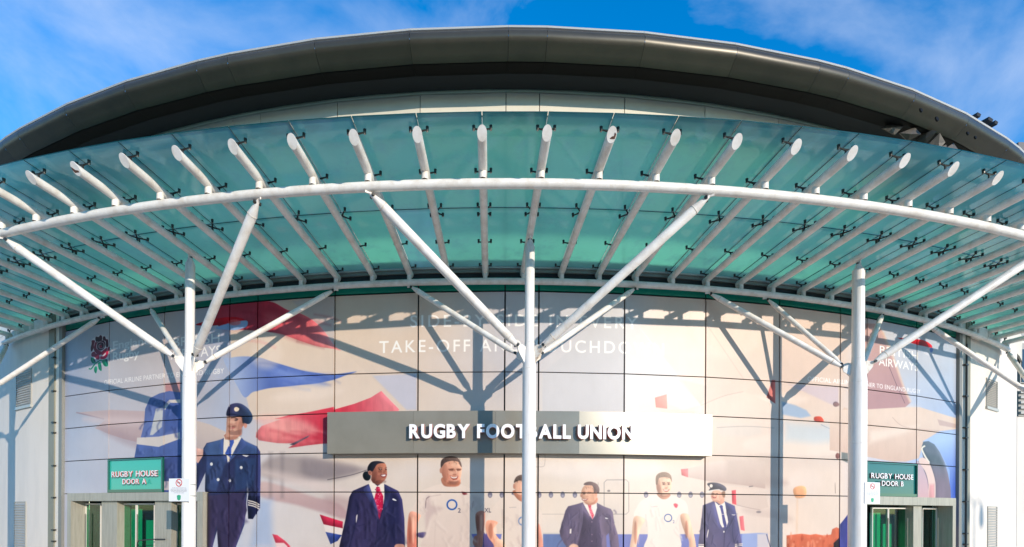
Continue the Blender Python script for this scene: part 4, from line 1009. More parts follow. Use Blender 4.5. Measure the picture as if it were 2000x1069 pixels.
# upper wall of beige panels between canopy and roof
RU = 36.91
def pattern(n):
    out, x = [N_ / 2], N_ / 2
    for k in range(1, n):
        x += N_ if k % 4 == 0 else W_
        out.append(x)
    return [-v for v in out][::-1] + out
UV_ = pattern(14)
upper = thing('upper_wall', P(RU, 0, 8.3), 'band of beige metal panels under the dark roof', 'wall')
mb = MB(); arc(mb, UV_[0], UV_[-1], 8.4, 13.7, 36.4, 36.83); mb.build('backing', M['joint'], upper)
ZU = 11.5777 + EYE
for k in range(len(UV_) - 1):
    MB().slab(UV_[k], UV_[k + 1], 12.56, ZU - 0.02, 36.84, RU, 0.011, 0.011).build('panel', M['beige_panel'], upper)
    MB().slab(UV_[k], UV_[k + 1], 9.5, 12.54, 36.84, 36.87, 0.03, 0.03).build('window', M['grey_band'], upper)  # made-up grey band, darkens the outer canopy glass seen against it
    MB().slab(UV_[k], UV_[k + 1], 8.42, 9.48, 36.84, RU, 0.011, 0.011).build('panel', M['beige_panel'], upper)
    MB().slab(UV_[k], UV_[k + 1], ZU + 0.025, ZU + 0.10, 36.84, 36.93, 0.003, 0.003).build('head_trim', M['beige_panel'], upper)
    MB().slab(UV_[k], UV_[k + 1], ZU + 0.108, ZU + 0.175, 36.84, 36.955, 0.003, 0.003).build('head_trim', M['beige_panel'], upper)

# overhanging roof: rounded eaves panels, dark soffit panels, thin white edge
roof = thing('overhanging_roof', P(38, 0, 13), 'dark curved overhanging roof with rounded bronze eaves', 'roof')
ZR = 12.0844 + EYE
prof = []
cz, cr_, ra, rb = ZR - 0.30, 37.98, 0.296, 0.30
for k in range(13):
    t = R(90 - k * 140 / 12)
    prof.append((38.09 + 0.19 * math.cos(t), ZR - 0.20 + 0.20 * math.sin(t)))
prof += [(38.16, ZR - 0.385), (38.06, ZR - 0.475), (37.96, ZR - 0.545)]
def sweep(pr, t0, t1, m0=0.006, thick=None):
    mb = MB()
    n = len(pr)
    rows = []
    for th, sg in ((t0, 1), (t1, -1)):
        for r_, z in pr:
            a_ = P(r_, th + sg * m0 / 37, z)
            rows.append(a_)
    mb.add(rows, [(i, n + i, n + i + 1, i + 1) for i in range(n - 1)])
    return mb
for k in range(len(UV_) - 1):
    closed = prof + [(37.9, ZR - 0.57), (37.9, ZR - 0.03)]
    o = sweep(closed, UV_[k], UV_[k + 1], 0.004).build('eaves_panel', M['roof_paint'], roof, True)
    s_ = [(37.88, ZR - 0.575), (37.5, ZR - 0.51), (36.96, ZU + 0.20), (36.96, ZU + 0.26), (37.5, ZR - 0.45), (37.88, ZR - 0.5)]
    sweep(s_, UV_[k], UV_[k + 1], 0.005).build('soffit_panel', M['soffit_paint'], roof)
    e_ = [(38.0, ZR + 0.012), (38.20, ZR + 0.012), (38.225, ZR + 0.035), (38.2, ZR + 0.05), (38.0, ZR + 0.05)]
    sweep(e_, UV_[k], UV_[k + 1], 0.002).build('edge_strip', M['roof_edge'], roof)
    top = [(37.95, ZR + 0.03), (30.0, ZR + 1.1), (0.2, ZR + 2.4)]
    sweep(top, UV_[k], UV_[k + 1], 0).build('roof_sheet', M['trim_grey'], roof)
m_ = MB(); arc(m_, UV_[0], UV_[-1], ZR - 0.50, ZR - 0.06, 37.0, 37.85, 40); m_.build('core', M['joint'], roof)

# torn soffit sheets and debris at the damaged end of the roof
def crumple(name, pts, m, seed):
    rr = random.Random(seed)
    mb = MB()
    q = []
    for (x, y, rad) in pts:
        rad += 0.38
        th, z = at(x, y, rad); q.append(P(rad + rr.uniform(-.05, .05), th, z))
    c = q[0] * .55 + q[2] * .45 + Vector((rr.uniform(-.06, .06), -0.03, -0.03))
    b = [p + Vector((0.01, 0.05, 0.03)) for p in q]
    n = len(q)
    mb.add(q + b + [c], [(i, (i + 1) % n, 2 * n) for i in range(n)] + [(n + i, n + (i + 1) % n, (i + 1) % n, i) for i in range(n)] + [tuple(n + i for i in range(n))[::-1]])
    return mb.build(name, m, roof)
M['torn'] = mat('torn_bronze_sheet', (0.075, 0.06, 0.042), 0.5, 0.1, noise=(6, 0.9, (0.022, 0.018, 0.013)))
for i, pts in enumerate((
        [(1755, 262, 37.3), (1785, 250, 37.4), (1800, 262, 37.5), (1775, 275, 37.3)], [(1790, 278, 37.2), (1808, 252, 37.4), (1828, 258, 37.6), (1812, 280, 37.4)],
        [(1812, 282, 37.4), (1832, 262, 37.6), (1850, 276, 37.7), (1838, 290, 37.6)], [(1845, 292, 37.5), (1862, 280, 37.55), (1876, 296, 37.6), (1862, 300, 37.55)], [(1725, 250, 37.2), (1748, 236, 37.3), (1766, 246, 37.35), (1750, 262, 37.25)], [(1826, 292, 37.3), (1846, 284, 37.4), (1858, 300, 37.45), (1836, 303, 37.35)])):
    crumple('torn_sheet', pts, M['torn'], i)
for i, (x, y, s_) in enumerate(((1797, 217, 5), (1828, 234, 6), (1888, 262, 4.5), (1903, 270, 4))):
    th, z = at(x, y, 38.22)
    c = P(38.23, th, z)
    MB().tube([c, c + Vector((0.3, -0.9, 0.1)).normalized() * 0.03], [s_ * 0.014, s_ * 0.011], 7).build('hole_patch', M['soffit_paint'], roof)
for i, (x, y, w) in enumerate(((1902, 228, 9), (1925, 237, 12), (1936, 243, 8))):
    th, z = at(x, y, 38.1)
    c = P(38.1, th, z - 0.03)
    u = P(1, th + math.pi / 2, 0)
    MB().box(c, u * w * 0.011, P(1, th, 0) * 0.12, Vector((0, 0, 0.055)) + u * 0.03).build('loose_slate', M['joint'], roof)

# neighbouring block at the far end of the Door B side
nb = thing('side_building', (30, -28.5, 0), 'pale building edge with a dark window and a grey louvre past the Door B wall', 'building')
def far(px, py, y):
    r = ray(px, py); t = (y + CD) / r[1]
    return CX + t * r[0], t * r[2] + EYE
YB = -28.6
xb = far(1986, 900, YB)[0]
MB().box((xb + 8, YB + 4, 4.7), (8, 0, 0), (0, 4, 0), (0, 0, 4.7)).build('wall', M['render_white'], nb)
MB().box((xb + 8, YB + 4, far(1990, 293, YB)[1]), (8, 0, 0), (0, 4, 0), (0, 0, 0.35)).build('parapet', M['pipe'], nb)
MB().box((xb + 8, YB + 5, (9.4 + far(1990, 308, YB)[1]) / 2), (8, 0, 0), (0, 3, 0), (0, 0, (far(1990, 308, YB)[1] - 9.4) / 2)).build('upper_storey', M['trim_grey'], nb)
def rect(name, m, px0, py0, px1, py1, d0, d1, par):
    x0, z1 = far(px0, py0, YB); x1, z0 = far(px1, py1, YB)
    return MB().box(((x0 + x1) / 2, YB - (d0 + d1) / 2, (z0 + z1) / 2), ((x1 - x0) / 2, 0, 0), (0, (d1 - d0) / 2, 0), (0, 0, (z1 - z0) / 2)).build(name, m, par)
win = rect('window', M['trim_grey'], 1988, 672, 2040, 750, -0.05, 0.1, nb)
rect('pane', M['window'], 1990.5, 684, 2038, 748, 0.1, 0.12, win)
lv = rect('louvre', M['trim_grey'], 1987, 764, 2040, 814, -0.05, 0.05, nb)
for k in range(5):
    rect('slat', M['louvre'], 1987.5, 765 + k * 10, 2039, 770 + k * 10, 0.05, 0.14, lv)

# ------------------------------------------------------------------ canopy
S = 37.0
R1, R2, RT = 40.8237, 37.18992, 41.674
ZR1, ZR2 = 6.43167 + EYE, 6.22705 + EYE
OFF = 0.277
RIB0, RIBD = -0.02732, 0.02787
SL = (ZR1 - ZR2) / (R1 - R2)
def rib(i): return RIB0 + i * RIBD
def ribz(r): return ZR2 + OFF + SL * (r - R2)
def glz(r): return ribz(r) + 0.25
I0, I1 = -18, 20
canopy = thing('glass_canopy', P(39, rib(1), 7), 'curved canopy of teal glass on white tubular ribs above the entrance', 'canopy')
def ringtube(name, r, z, rad, i0, i1):
    path = [P(r, rib(i0 + k * 0.5), z) for k in range(int((i1 - i0) * 2) + 1)]
    return MB().tube(path, rad, 18).build(name, M['white_steel'], canopy, True)
ringtube('outer_ring_tube', R1, ZR1 - 0.02, 0.092, I0 - 0.4, I1 + 0.4)
ringtube('inner_ring_tube', R2, ZR2, 0.083, I0 - 0.3, I1 + 0.3)
RIBR = 0.086
def cut_tube(th, r0, r1, n=20):
    """radial rib with its outer end cut on the slant (top longer)"""
    mb = MB()
    u = P(1, th + math.pi / 2, 0); w = Vector((P(1, th, 0).x * -SL, P(1, th, 0).y * -SL, 1)).normalized()
    rings = []
    for r, cut in ((r0, 0.35), (r1, 0.95)):
        ring_ = []
        for k in range(n):
            a_ = 2 * math.pi * k / n
            ring_.append(P(r + math.sin(a_) * RIBR * cut, th, ribz(r + math.sin(a_) * RIBR * cut)) + u * math.cos(a_) * RIBR + w * math.sin(a_) * RIBR)
        rings += ring_
    mb.add(rings, [(k, (k + 1) % n, n + (k + 1) % n, n + k) for k in range(n)] + [tuple(range(n))[::-1]])
    return mb, rings[n:]
for i in range(I0, I1 + 1):
    th = rib(i)
    mb, end = cut_tube(th, 37.06, 41.655)
    rb_ = mb.build('rib', M['white_steel'], canopy, True)
    rusty = i in (2, -7)
    c = sum(end, Vector()) / len(end)
    capm = MB()
    n = len(end)
    d = (P(1, th, 0) * 0.7 - Vector((0, 0, 0.7))) * 0.012
    capm.add([c + (p - c) * 1.03 for p in end] + [c + (p - c) * 1.03 + d for p in end], [tuple(n + k for k in range(n))] + [(k, (k + 1) % n, n + (k + 1) % n, n + k) for k in range(n)])
    cap = capm.build('end_cap', M['white_steel'], rb_)
    if rusty:
        u = P(1, th + math.pi / 2, 0); cut = (P(1, th, 0) * 0.7 + Vector((0, 0, 0.7)))
        pts = ((0.1, -0.9), (0.75, -0.6), (0.9, 0.1), (0.55, 0.35), (0.5, -0.2), (0.1, -0.25), (-0.35, -0.55)) if i == 2 else ((-0.85, 0.4), (-0.2, -0.2), (0.5, -0.35), (0.6, -0.8), (0.0, -0.95), (-0.6, -0.75), (-0.95, -0.1))
        face_ = [c + d * 1.05 + u * a_ * RIBR + cut * b_ * RIBR * 1.15 for a_, b_ in pts]
        MB().add(face_ + [p + d * 0.4 for p in face_], [tuple(len(pts) + k for k in range(len(pts)))] + [(k, (k + 1) % len(pts), len(pts) + (k + 1) % len(pts), len(pts) + k) for k in range(len(pts))]).build('rust_hole', M['rust'], rb_)
    for r_, z_, rad, h0 in ((R1, ZR1, 0.072, 0.09), (R2, ZR2, 0.06, 0.075)):
        MB().tube([P(r_, th, z_ + h0 - 0.02), P(r_, th, ribz(r_) - 0.05)], rad, 14, False).build('stub', M['white_steel'], rb_, True)
    # pointed tail plate at the wall end
    a_ = P(37.08, th, ribz(37.08)); u = P(1, th + math.pi / 2, 0) * 0.012
    q = [a_ + Vector((0, 0, 0.06)), a_ - Vector((0, 0, 0.08)), P(36.97, th, ribz(37) - 0.12), P(36.97, th, ribz(37) - 0.05)]
    MB().hexa([p + u for p in q] + [p - u for p in q]).build('tail_plate', M['white_steel'], rb_)

# glass: two rows of panes, a pane between each pair of ribs
PROWS = ((36.97, 39.325), (39.345, 41.79))
GT = 0.02
M['glass_top'] = bpy.data.materials.new('clear_glass_top')
M['glass_top'].use_nodes = True
_t = M['glass_top'].node_tree; _t.nodes.remove(_t.nodes['Principled BSDF'])
_a = N(_t, 'ShaderNodeBsdfTransparent'); _a.inputs['Color'].default_value = (0.82, 0.95, 0.92, 1)
_b = N(_t, 'ShaderNodeBsdfGlossy'); _b.inputs['Roughness'].default_value = 0.05
_m = N(_t, 'ShaderNodeMixShader'); _m.inputs[0].default_value = 0.08
_t.links.new(_a.outputs[0], _m.inputs[1]); _t.links.new(_b.outputs[0], _m.inputs[2]); _t.links.new(_m.outputs[0], _t.nodes['Material Output'].inputs['Surface'])
M['glass_edge'] = mat('dark_green_glass_edge', (0.006, 0.05, 0.042), 0.2)
def pane(i, row, m):
    th0, th1 = rib(i), rib(i + 1)
    r0, r1 = PROWS[row]
    g_ = 0.008
    def pt(r, th, sg, dz):
        p = P(r, th, glz(r) + dz); return p + P(1, th + math.pi / 2, 0) * sg * g_
    q = [pt(r0, th0, 1, 0), pt(r0, th1, -1, 0), pt(r1, th1, -1, 0), pt(r1, th0, 1, 0)]
    w = [pt(r0, th0, 1, GT), pt(r0, th1, -1, GT), pt(r1, th1, -1, GT), pt(r1, th0, 1, GT)]
    mb = MB()
    mb.mi = 0; mb.add(q, [(0, 1, 2, 3)])
    mb.mi = 1; mb.add(w, [(3, 2, 1, 0)])
    mb.mi = 2; mb.add(q + w, [(0, 4, 5, 1), (1, 5, 6, 2), (2, 6, 7, 3), (3, 7, 4, 0)])
    return mb.build('glass_pane', [m, M['glass_top'], M['glass_edge']], canopy)
for i in range(I0, I1):
    for row in (0, 1):
        pane(i, row, M['canopy_pale'] if (i, row) == (-2, 0) else M['canopy'])

# spider fittings holding the glass: built once, copied along each rib
def spider_mesh(four, th=0.0, name='spider_fitting'):
    """local frame: x along the drum, y outwards, z up; origin on the rib crown"""
    mb = MB()
    h = 0.25 - RIBR
    mb.mi = 0
    mb.tube([(0, 0, -0.02), (0, 0, h * 0.55)], [0.022, 0.018], 8)
    ends = [(-.155, 0), (.155, 0)] if not four else [(-.14, -.17), (.14, -.17), (-.14, .17), (.14, .17)]
    for x, y in ends:
        mb.mi = 0
        mb.tube([(0, 0, h * 0.5), (x * .55, y * .55, h * .58), (x, y, h * 0.66)], [0.02, 0.016, 0.013], 6)
        mb.tube([(x, y, h * 0.48), (x, y, h - 0.004)], [0.024, 0.03], 10)
        mb.mi = 1
        mb.tube([(x, y, h * 0.44), (x, y, h * 0.49)], [0.016, 0.02], 8)
    o = mb.build(name, [M['fitting'], M['bolt_face']], None)
    me = o.data
    bpy.data.objects.remove(o)
    return me
SP2, SP4 = spider_mesh(False), spider_mesh(True)
def put_spider(i, r, me):
    o = bpy.data.objects.new('spider_fitting', me)
    th = rib(i)
    o.matrix_world = Matrix.Translation(P(r, th, ribz(r) + RIBR)) @ Matrix.Rotation(th, 4, 'Z') @ Matrix.Rotation(math.pi, 4, 'Z')
    col.objects.link(o)
    o.parent = canopy
    o.matrix_parent_inverse = Matrix.Translation(-canopy.location)
for i in range(I0, I1 + 1):
    for r_ in (41.52, 40.5, 38.17, 37.12): put_spider(i, r_, SP2)
    put_spider(i, 39.335, SP4)
# bracket boxes tying the inner ring to the wall posts
for th, sg in ((ang(92), -1), (ang(1900), 1)):
    MB().slab(th - 0.009, th + 0.009, ZR2 - 0.02, ZR2 + 0.32, 37.02, 37.26).build('tie_bracket', M['white_steel'], canopy)

# ------------------------------------------------------------------ tree columns
RC = 38.82
ZN = 3.68 + EYE
def strut(parent, a_, b_, rad, m='white_steel', pins=True):
    a_, b_ = Vector(a_), Vector(b_)
    d = (b_ - a_).normalized(); L = (b_ - a_).length
    c = min(0.36, L * 0.12)
    o = MB().tube([a_ + d * 0.05, a_ + d * 0.12, a_ + d * c, b_ - d * c, b_ - d * 0.12, b_ - d * 0.04], [rad * 0.35, rad * 0.45, rad, rad, rad * 0.45, rad * 0.3], 14).build('strut', M[m], parent, True)
    for q in (a_ + d * (c + 0.02), b_ - d * (c + 0.02)):      # weld beads where the tapered ends start
        MB().tube([q - d * 0.012, q, q + d * 0.012], [rad * 1.0, rad * 1.07, rad * 1.0], 14, False).build('weld_ring', M['rusty_steel'], o, True)
    sx = d.cross(Vector((0, 0, 1))).normalized()
    for q in (a_ + d * 0.11, b_ - d * 0.11):
        MB().tube([q - sx * rad * 0.75, q + sx * rad * 0.75], 0.034, 10).build('pin', M['fitting'], o, True)
    return o
COLS = ((-15, 'white steel tree column before the white wall next to Door A', 0),
        (-7, 'white steel tree column with a no smoking notice in front of Door A', 0),
        (1, 'white steel tree column rising in front of the silver name board', 0),
        (9, 'white steel tree column with a small notice in front of Door B', 1),
        (17, 'white steel tree column before the white wall next to Door B', 0))
columns = {}
for i, label, odd in COLS:
    th = rib(i)
    base = P(RC, th, 0)
    c = thing('support_column', base, label, 'column', 'white tree columns holding up the canopy')
    c['kind'] = 'thing'
    columns[i] = c
    fat = 1.22 if odd else 1.0             # this one carries a jacket of casing
    MB().tube([P(RC, th, 0.02), P(RC, th, ZN - 0.30), P(RC, th, ZN + 0.30)], [0.162 * fat, 0.162 * fat, 0.114 * fat], 28).build('lower_shaft', M['column_steel'], c, True)
    MB().tube([P(RC, th, 0), P(RC, th, 0.03)], [0.3, 0.3], 24).build('base_plate', M['white_steel'], c)
    ztop = ribz(RC) - 0.33
    MB().tube([P(RC, th, ZN + 0.30), P(RC, th, ztop), P(RC, th, ztop + 0.03), P(RC, th, ztop + 0.16)], [0.113 * fat, 0.113 * fat, 0.10, 0.05], 24).build('upper_shaft', M['column_steel'], c, True)
    for z_, r_ in ((ZN - 0.31, 0.162 * fat), (ZN + 0.31, 0.114 * fat), (3.4, 0.162 * fat)):
        MB().tube([P(RC, th, z_ - 0.012), P(RC, th, z_), P(RC, th, z_ + 0.012)], [r_, r_ + 0.005, r_], 28, False).build('weld_ring', M['column_steel'], c, True)
    u = P(1, th + math.pi / 2, 0); w = P(1, th, 0)
    pl = MB(); pl.box(P(RC, th, ztop + 0.2), u * 0.012, w * 0.06, Vector((0, 0, 0.075))); pl.build('top_plate', M['white_steel'], c)
    MB().tube([P(RC, th, ztop + 0.17) - u * 0.05, P(RC, th, ztop + 0.17) + u * 0.05], 0.03, 10).build('pin', M['fitting'], c, True)
    tops = [(R1, ZR1 - 0.10, -3, 0.098), (R1, ZR1 - 0.10, 3, 0.098), (R2, ZR2 - 0.085, -3, 0.072), (R2, ZR2 - 0.085, 3, 0.072)]
    for r_, z_, k, rad in tops:
        if odd and r_ == R1 and k < 0:
            e_ = P(R2, rib(7.75), ZR2 - 0.085)      # the bent replacement strut of the damaged column
            rad = 0.06
        else: e_ = P(r_, rib(i + k), z_)
        ax = P(RC, th, ZN)
        d = e_ - ax; d.z = 0; d.normalize()
        zoff = 0.04 if r_ == R1 else -0.04
        s0 = ax + d * 0.27 + Vector((0, 0, zoff + 0.10))
        rust = (i, k) in ((1, 3), (9, 3)) and r_ == R1
        strut(c, s0, e_, rad, 'white_steel')
        # gusset plate
        n_ = d.cross(Vector((0, 0, 1))) * 0.014
        q = [ax + d * 0.10 + Vector((0, 0, -0.26)), ax + d * 0.2 + Vector((0, 0, -0.1)), s0 + Vector((0, 0, -0.07)) + d * 0.05, s0 + d * 0.08 + Vector((0, 0, 0.07)), s0 + Vector((0, 0, 0.1)) - d * 0.06, ax + d * 0.10 + Vector((0, 0, 0.2))]
        m6 = len(q)
        MB().add([p + n_ for p in q] + [p - n_ for p in q], [tuple(range(m6)), tuple(range(m6, 2 * m6))[::-1]] + [(k2, m6 + k2, m6 + (k2 + 1) % m6, (k2 + 1) % m6) for k2 in range(m6)]).build('gusset_plate', M['rusty_steel'] if k > 0 and i in (1, 9) else M['white_steel'], c)
        # lug under the ring tube
        MB().box(e_ + Vector((0, 0, 0.03)), d.cross(Vector((0, 0, 1))) * 0.012, d * 0.06, (0, 0, 0.075)).build('lug', M['white_steel'], c)

# ------------------------------------------------------------------ silver name board with raised letters
board = thing('name_board', P(37.2, 0, 3), 'long silver board with raised white letters over the printed crew', 'sign')
RB = 37.30
seams = [ang(x, RB, 845) for x in (639, 807.5, 968, 1131, 1280, 1391)]
zb_ = (at(1020, 885.5, RB)[1] + at(700, 886, RB)[1]) / 2
zt_ = (at(1020, 801.5, RB)[1] + at(700, 805, RB)[1]) / 2
for k in range(5):
    MB().slab(seams[k], seams[k + 1], zb_, zt_, 37.02, RB, 0.002, 0.002).build('board_panel', M['steel'], board)
body = 'RUGBY FOOTBALL UNION'
cu = bpy.data.curves.new('sign_text', 'FONT')
def glyph(ch, bold, depth):
    cu.body = ch; cu.offset = bold; cu.extrude = depth / 2; cu.resolution_u = 5
    ob = bpy.data.objects.new('t', cu); me = bpy.data.meshes.new_from_object(ob); bpy.data.objects.remove(ob)
    return me
def advance(s_, bold=0.0, sp=1.0):
    vv, tt = text_tris(s_, sp, bold)
    return vv[:, 0].min(), vv[:, 0].max()
def letters(parent, body, u0, u1, zb, zc, rad, bold, depth, m, yaw_only=True, cap=0.729, name='letter', sp=1.0):
    """raised letters along the drum; u0, u1: angles of the ends; zb..zc: height of the capitals"""
    k = (zc - zb) / cap
    pos, x = [], 0.0
    for j in range(len(body)):
        if body[j] == ' ':
            pos.append(None); x += 0.34 * sp; continue
        a_, b_ = advance(body[j], bold)
        pos.append((x, a_)); x += (b_ - a_) + 0.085 * sp
    tot = x - 0.085 * sp
    kx = (u1 - u0) * rad / tot
    for j, ch in enumerate(body):
        if pos[j] is None: continue
        me = glyph(ch, bold, depth / k)
        x0, a_ = pos[j]
        vs_ = [v.co.copy() for v in me.vertices]
        wch = max(v.x for v in vs_) - a_
        thc_ = u0 + (x0 + wch / 2) * kx / rad
        T = P(1, thc_ + math.pi / 2, 0); Nn = P(1, thc_, 0); c0 = P(rad, thc_, zb)
        for v, w in zip(me.vertices, vs_):
            v.co = c0 + T * ((w.x - a_ - wch / 2) * kx) + Vector((0, 0, w.y * k)) + Nn * (w.z * k)
        me.materials.clear()
        for q in m: me.materials.append(q)
        fn = [abs(p.normal.dot(Nn)) for p in me.polygons]
        me.polygons.foreach_set('material_index', [0 if f_ > 0.8 else 1 for f_ in fn])
        o = bpy.data.objects.new(name, me); col.objects.link(o); o.parent = parent
        o.matrix_parent_inverse = Matrix.Translation(-parent.location)
zl0, zl1 = at(1017, 855.5, RB + .1)[1], at(1017, 829, RB + .1)[1]
letters(board, body, ang(800, RB + .1, 842), ang(1236, RB + .1, 842), zl0, zl1, RB + 0.10, 0.042, 0.10, (M['letter'], M['letter_side']))

# ------------------------------------------------------------------ glass door signs
def door_sign(span, zr, m, label, l1, l2):
    s_ = thing('door_sign', P(RW, sum(span) / 2, zr[0]), label, 'sign')
    f = MB()
    w = 0.05 / RW
    f.slab(span[0], span[0] + w, zr[0], zr[1], 36.94, 37.03); f.slab(span[1] - w, span[1], zr[0], zr[1], 36.94, 37.03)
    f.slab(span[0] + w, span[1] - w, zr[0], zr[0] + 0.09, 36.94, 37.028); f.slab(span[0] + w, span[1] - w, zr[1] - 0.04, zr[1], 36.94, 37.028)
    f.build('frame', M['door_green'], s_)
    MB().slab(span[0] + w, span[1] - w, zr[0] + 0.09, zr[1] - 0.04, 36.94, 36.985).build('glass_face', m, s_)
    for (txt, x0, x1, yb, yt) in (l1, l2):
        a0, a1 = ang(x0, 37.05, yb), ang(x1, 37.05, yb)
        xm = (x0 + x1) / 2
        letters(s_, txt, a0, a1, at(xm, yb, 37.05)[1], at(xm, yt, 37.05)[1], 37.055, 0.012, 0.03, (M['letter'], M['letter_side']), sp=1.2)
    return s_
door_sign(SIGN_L, (2.14, 3.20), M['sign_green'], 'bright green glass sign reading RUGBY HOUSE DOOR A', ('RUGBY HOUSE', 219, 308.5, 931, 919.5), ('DOOR A', 240, 286, 945.5, 935))
door_sign(SIGN_R, (2.14, 3.20), M['sign_teal'], 'dark teal glass sign reading RUGBY HOUSE DOOR B', ('RUGBY HOUSE', 1700.5, 1782.5, 935.5, 925), ('DOOR B', 1721, 1763.5, 949.5, 939.5))

# ------------------------------------------------------------------ entrance doors
def portal(span, xs_posts, label, leaves, mirror):
    t0, t1 = span
    d = thing('entrance_portal', P(RW, (t0 + t1) / 2, 0), label, 'doorway')
    zt = 2.13; hb = 0.26
    j = 0.20 / RW
    MB().slab(t0, t1, zt - hb, zt, 36.60, 37.14).build('header', M['steel_frame'], d)
    MB().slab(t0, t0 + j, 0, zt - hb - 0.002, 36.60, 37.138).build('jamb', M['steel_frame'], d)
    MB().slab(t1 - j, t1, 0, zt - hb - 0.002, 36.60, 37.138).build('jamb', M['steel_frame'], d)
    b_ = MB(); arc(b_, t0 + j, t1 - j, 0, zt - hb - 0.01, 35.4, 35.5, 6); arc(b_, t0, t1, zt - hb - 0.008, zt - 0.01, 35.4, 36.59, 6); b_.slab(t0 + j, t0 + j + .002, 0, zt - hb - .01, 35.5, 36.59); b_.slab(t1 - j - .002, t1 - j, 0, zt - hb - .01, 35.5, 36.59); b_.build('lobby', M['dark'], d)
    fr = (t0 + j, t1 - j)
    for x0, x1 in xs_posts:
        a0, a1 = ang(x0, 36.9), ang(x1, 36.9)
        MB().slab(a0, a1, 0, zt - hb - 0.012, 36.5, 36.92).build('post', M['steel_frame'], d)
    for x0, x1 in leaves:
        a0, a1 = ang(x0, 36.7), ang(x1, 36.7)
        w = 0.028 / RW
        f = MB(); f.slab(a0, a0 + w, 0.02, 1.80, 36.66, 36.72); f.slab(a1 - w, a1, 0.02, 1.80, 36.66, 36.72)
        f.slab(a0 + w, a1 - w, 1.75, 1.80, 36.66, 36.72); f.slab(a0 + w, a1 - w, 0.02, 0.12, 36.66, 36.72)
        leaf = f.build('door_leaf', M['cream'], d)
        MB().slab(a0 + w, a1 - w, 0.12, 1.75, 36.68, 36.69).build('glass', M['doorglass'], leaf)
        ah = a1 - 0.004 if mirror else a0 + 0.004
        MB().tube([P(36.80, ah, 0.3), P(36.80, ah, 1.45)], 0.018, 8).build('handle', M['steel'], leaf, True)
    for k, (sp, h_) in enumerate(((0.13, 1.5), (0.34, 1.62), (0.47, 1.25), (0.72, 1.55))):
        a_ = fr[0] + (fr[1] - fr[0]) * sp
        MB().slab(a_, a_ + 0.013, 0, h_, 36.36, 36.40).build('added_mint_slab', M['added_mint'], d)  # added slabs, stand in for green brightness in the door glass
    return d
gm = bpy.data.materials.new('green_door_glass'); gm.use_nodes = True
_t = gm.node_tree; _t.nodes.remove(_t.nodes['Principled BSDF'])
_a = N(_t, 'ShaderNodeBsdfTransparent'); _a.inputs['Color'].default_value = (0.45, 0.80, 0.66, 1)
_b = N(_t, 'ShaderNodeBsdfGlossy'); _b.inputs['Roughness'].default_value = 0.03
_f = schlick(_t, 0.05)
_m = N(_t, 'ShaderNodeMixShader')
_t.links.new(_f.outputs[0], _m.inputs[0]); _t.links.new(_a.outputs[0], _m.inputs[1]); _t.links.new(_b.outputs[0], _m.inputs[2]); _t.links.new(_m.outputs[0], _t.nodes['Material Output'].inputs['Surface'])
M['doorglass'] = gm
portal(DOOR_L, ((200, 230), (304, 336)), 'grey steel framed glass doors under the bright green sign', ((168, 198), (231, 267), (268, 303), (337, 384)), False)
portal(DOOR_R, ((1783, 1799),), 'grey steel framed glass doors under the dark teal sign', ((1703, 1734), (1734.5, 1771), (1801, 1829)), True)

# ------------------------------------------------------------------ notices strapped to two columns
def notice(i, px, py, label, name='smoking_notice'):
    th = rib(i)
    t = thing(name, P(RC + 0.2, th, 1.5), label, 'notice')
    ra_ = RC + 0.215
    a0, z1 = at(px[0], py[0], ra_); a1, z0 = at(px[1], py[1], ra_)
    MB().slab(a0, a1, z0, z1, ra_ - 0.012, ra_).build('board', M['white_board'], t)
    am, w, h = (a0 + a1) / 2, (a1 - a0) * ra_, z1 - z0
    cc = P(ra_ + 0.004, am, z1 - h * 0.19); T = P(1, am + math.pi / 2, 0)
    rr = w * 0.16
    ringm = MB()
    n = 20
    for k in range(n):
        a_, b_ = 2 * math.pi * k / n, 2 * math.pi * (k + 1) / n
        q = [cc + T * math.cos(x) * r_ + Vector((0, 0, math.sin(x) * r_)) for x, r_ in ((a_, rr * .78), (b_, rr * .78), (b_, rr), (a_, rr))]
        ringm.add(q, [(0, 1, 2, 3)])
    q = [cc + T * (x * .7 * rr) + Vector((0, 0, y * .7 * rr)) for x, y in ((-1, .8), (-.8, 1), (1, -.8), (.8, -1))]
    ringm.add(q, [(0, 1, 2, 3)])
    ringm.build('no_smoking_symbol', M['ink_red'], t)
    cg = MB(); cg.add([cc + T * x * rr + Vector((0, 0, y * rr)) - P(1, am, 0) * 0.002 for x, y in ((-.55, -.1), (.45, -.1), (.45, .1), (-.55, .1))], [(0, 1, 2, 3)]); cg.build('cigarette', M['ink_black'], t)
    tx = MB()
    for k in range(5):
        zc = z1 - h * (0.42 + 0.055 * k); ww = w * (0.34, 0.40, 0.40, 0.38, 0.25)[k]
        x = -ww
        rr2 = random.Random(k + i)
        while x < ww:
            l = rr2.uniform(.012, .04)
            tx.add([P(ra_ + .003, am, zc) + T * (x + dx) + Vector((0, 0, dz)) for dx, dz in ((0, 0), (min(l, ww - x), 0), (min(l, ww - x), .009), (0, .009))], [(0, 1, 2, 3)])
            x += l + 0.012
    tx.build('print', M['ink_black'], t)
    tx = MB(); c2 = P(ra_ + .003, am, z0 + h * .16)
    tx.add([c2 + T * x * w * .1 + Vector((0, 0, y * w * .12)) for x, y in ((-1, .7), (0, 1), (1, .7), (.8, -.6), (0, -1), (-.8, -.6))], [(0, 1, 2, 3, 4, 5)]); tx.build('emblem', M['ink_green'], t)
    for z in (z0 + h * .25, z0 + h * .75):
        MB().tube([P(RC, th, z - .015), P(RC, th, z + .015)], [.168, .168], 24, False).build('strap', M['trim'], t, True)
notice(-7, (330, 369.5), (935, 979.5), 'square white no smoking notice strapped to the column by Door A')
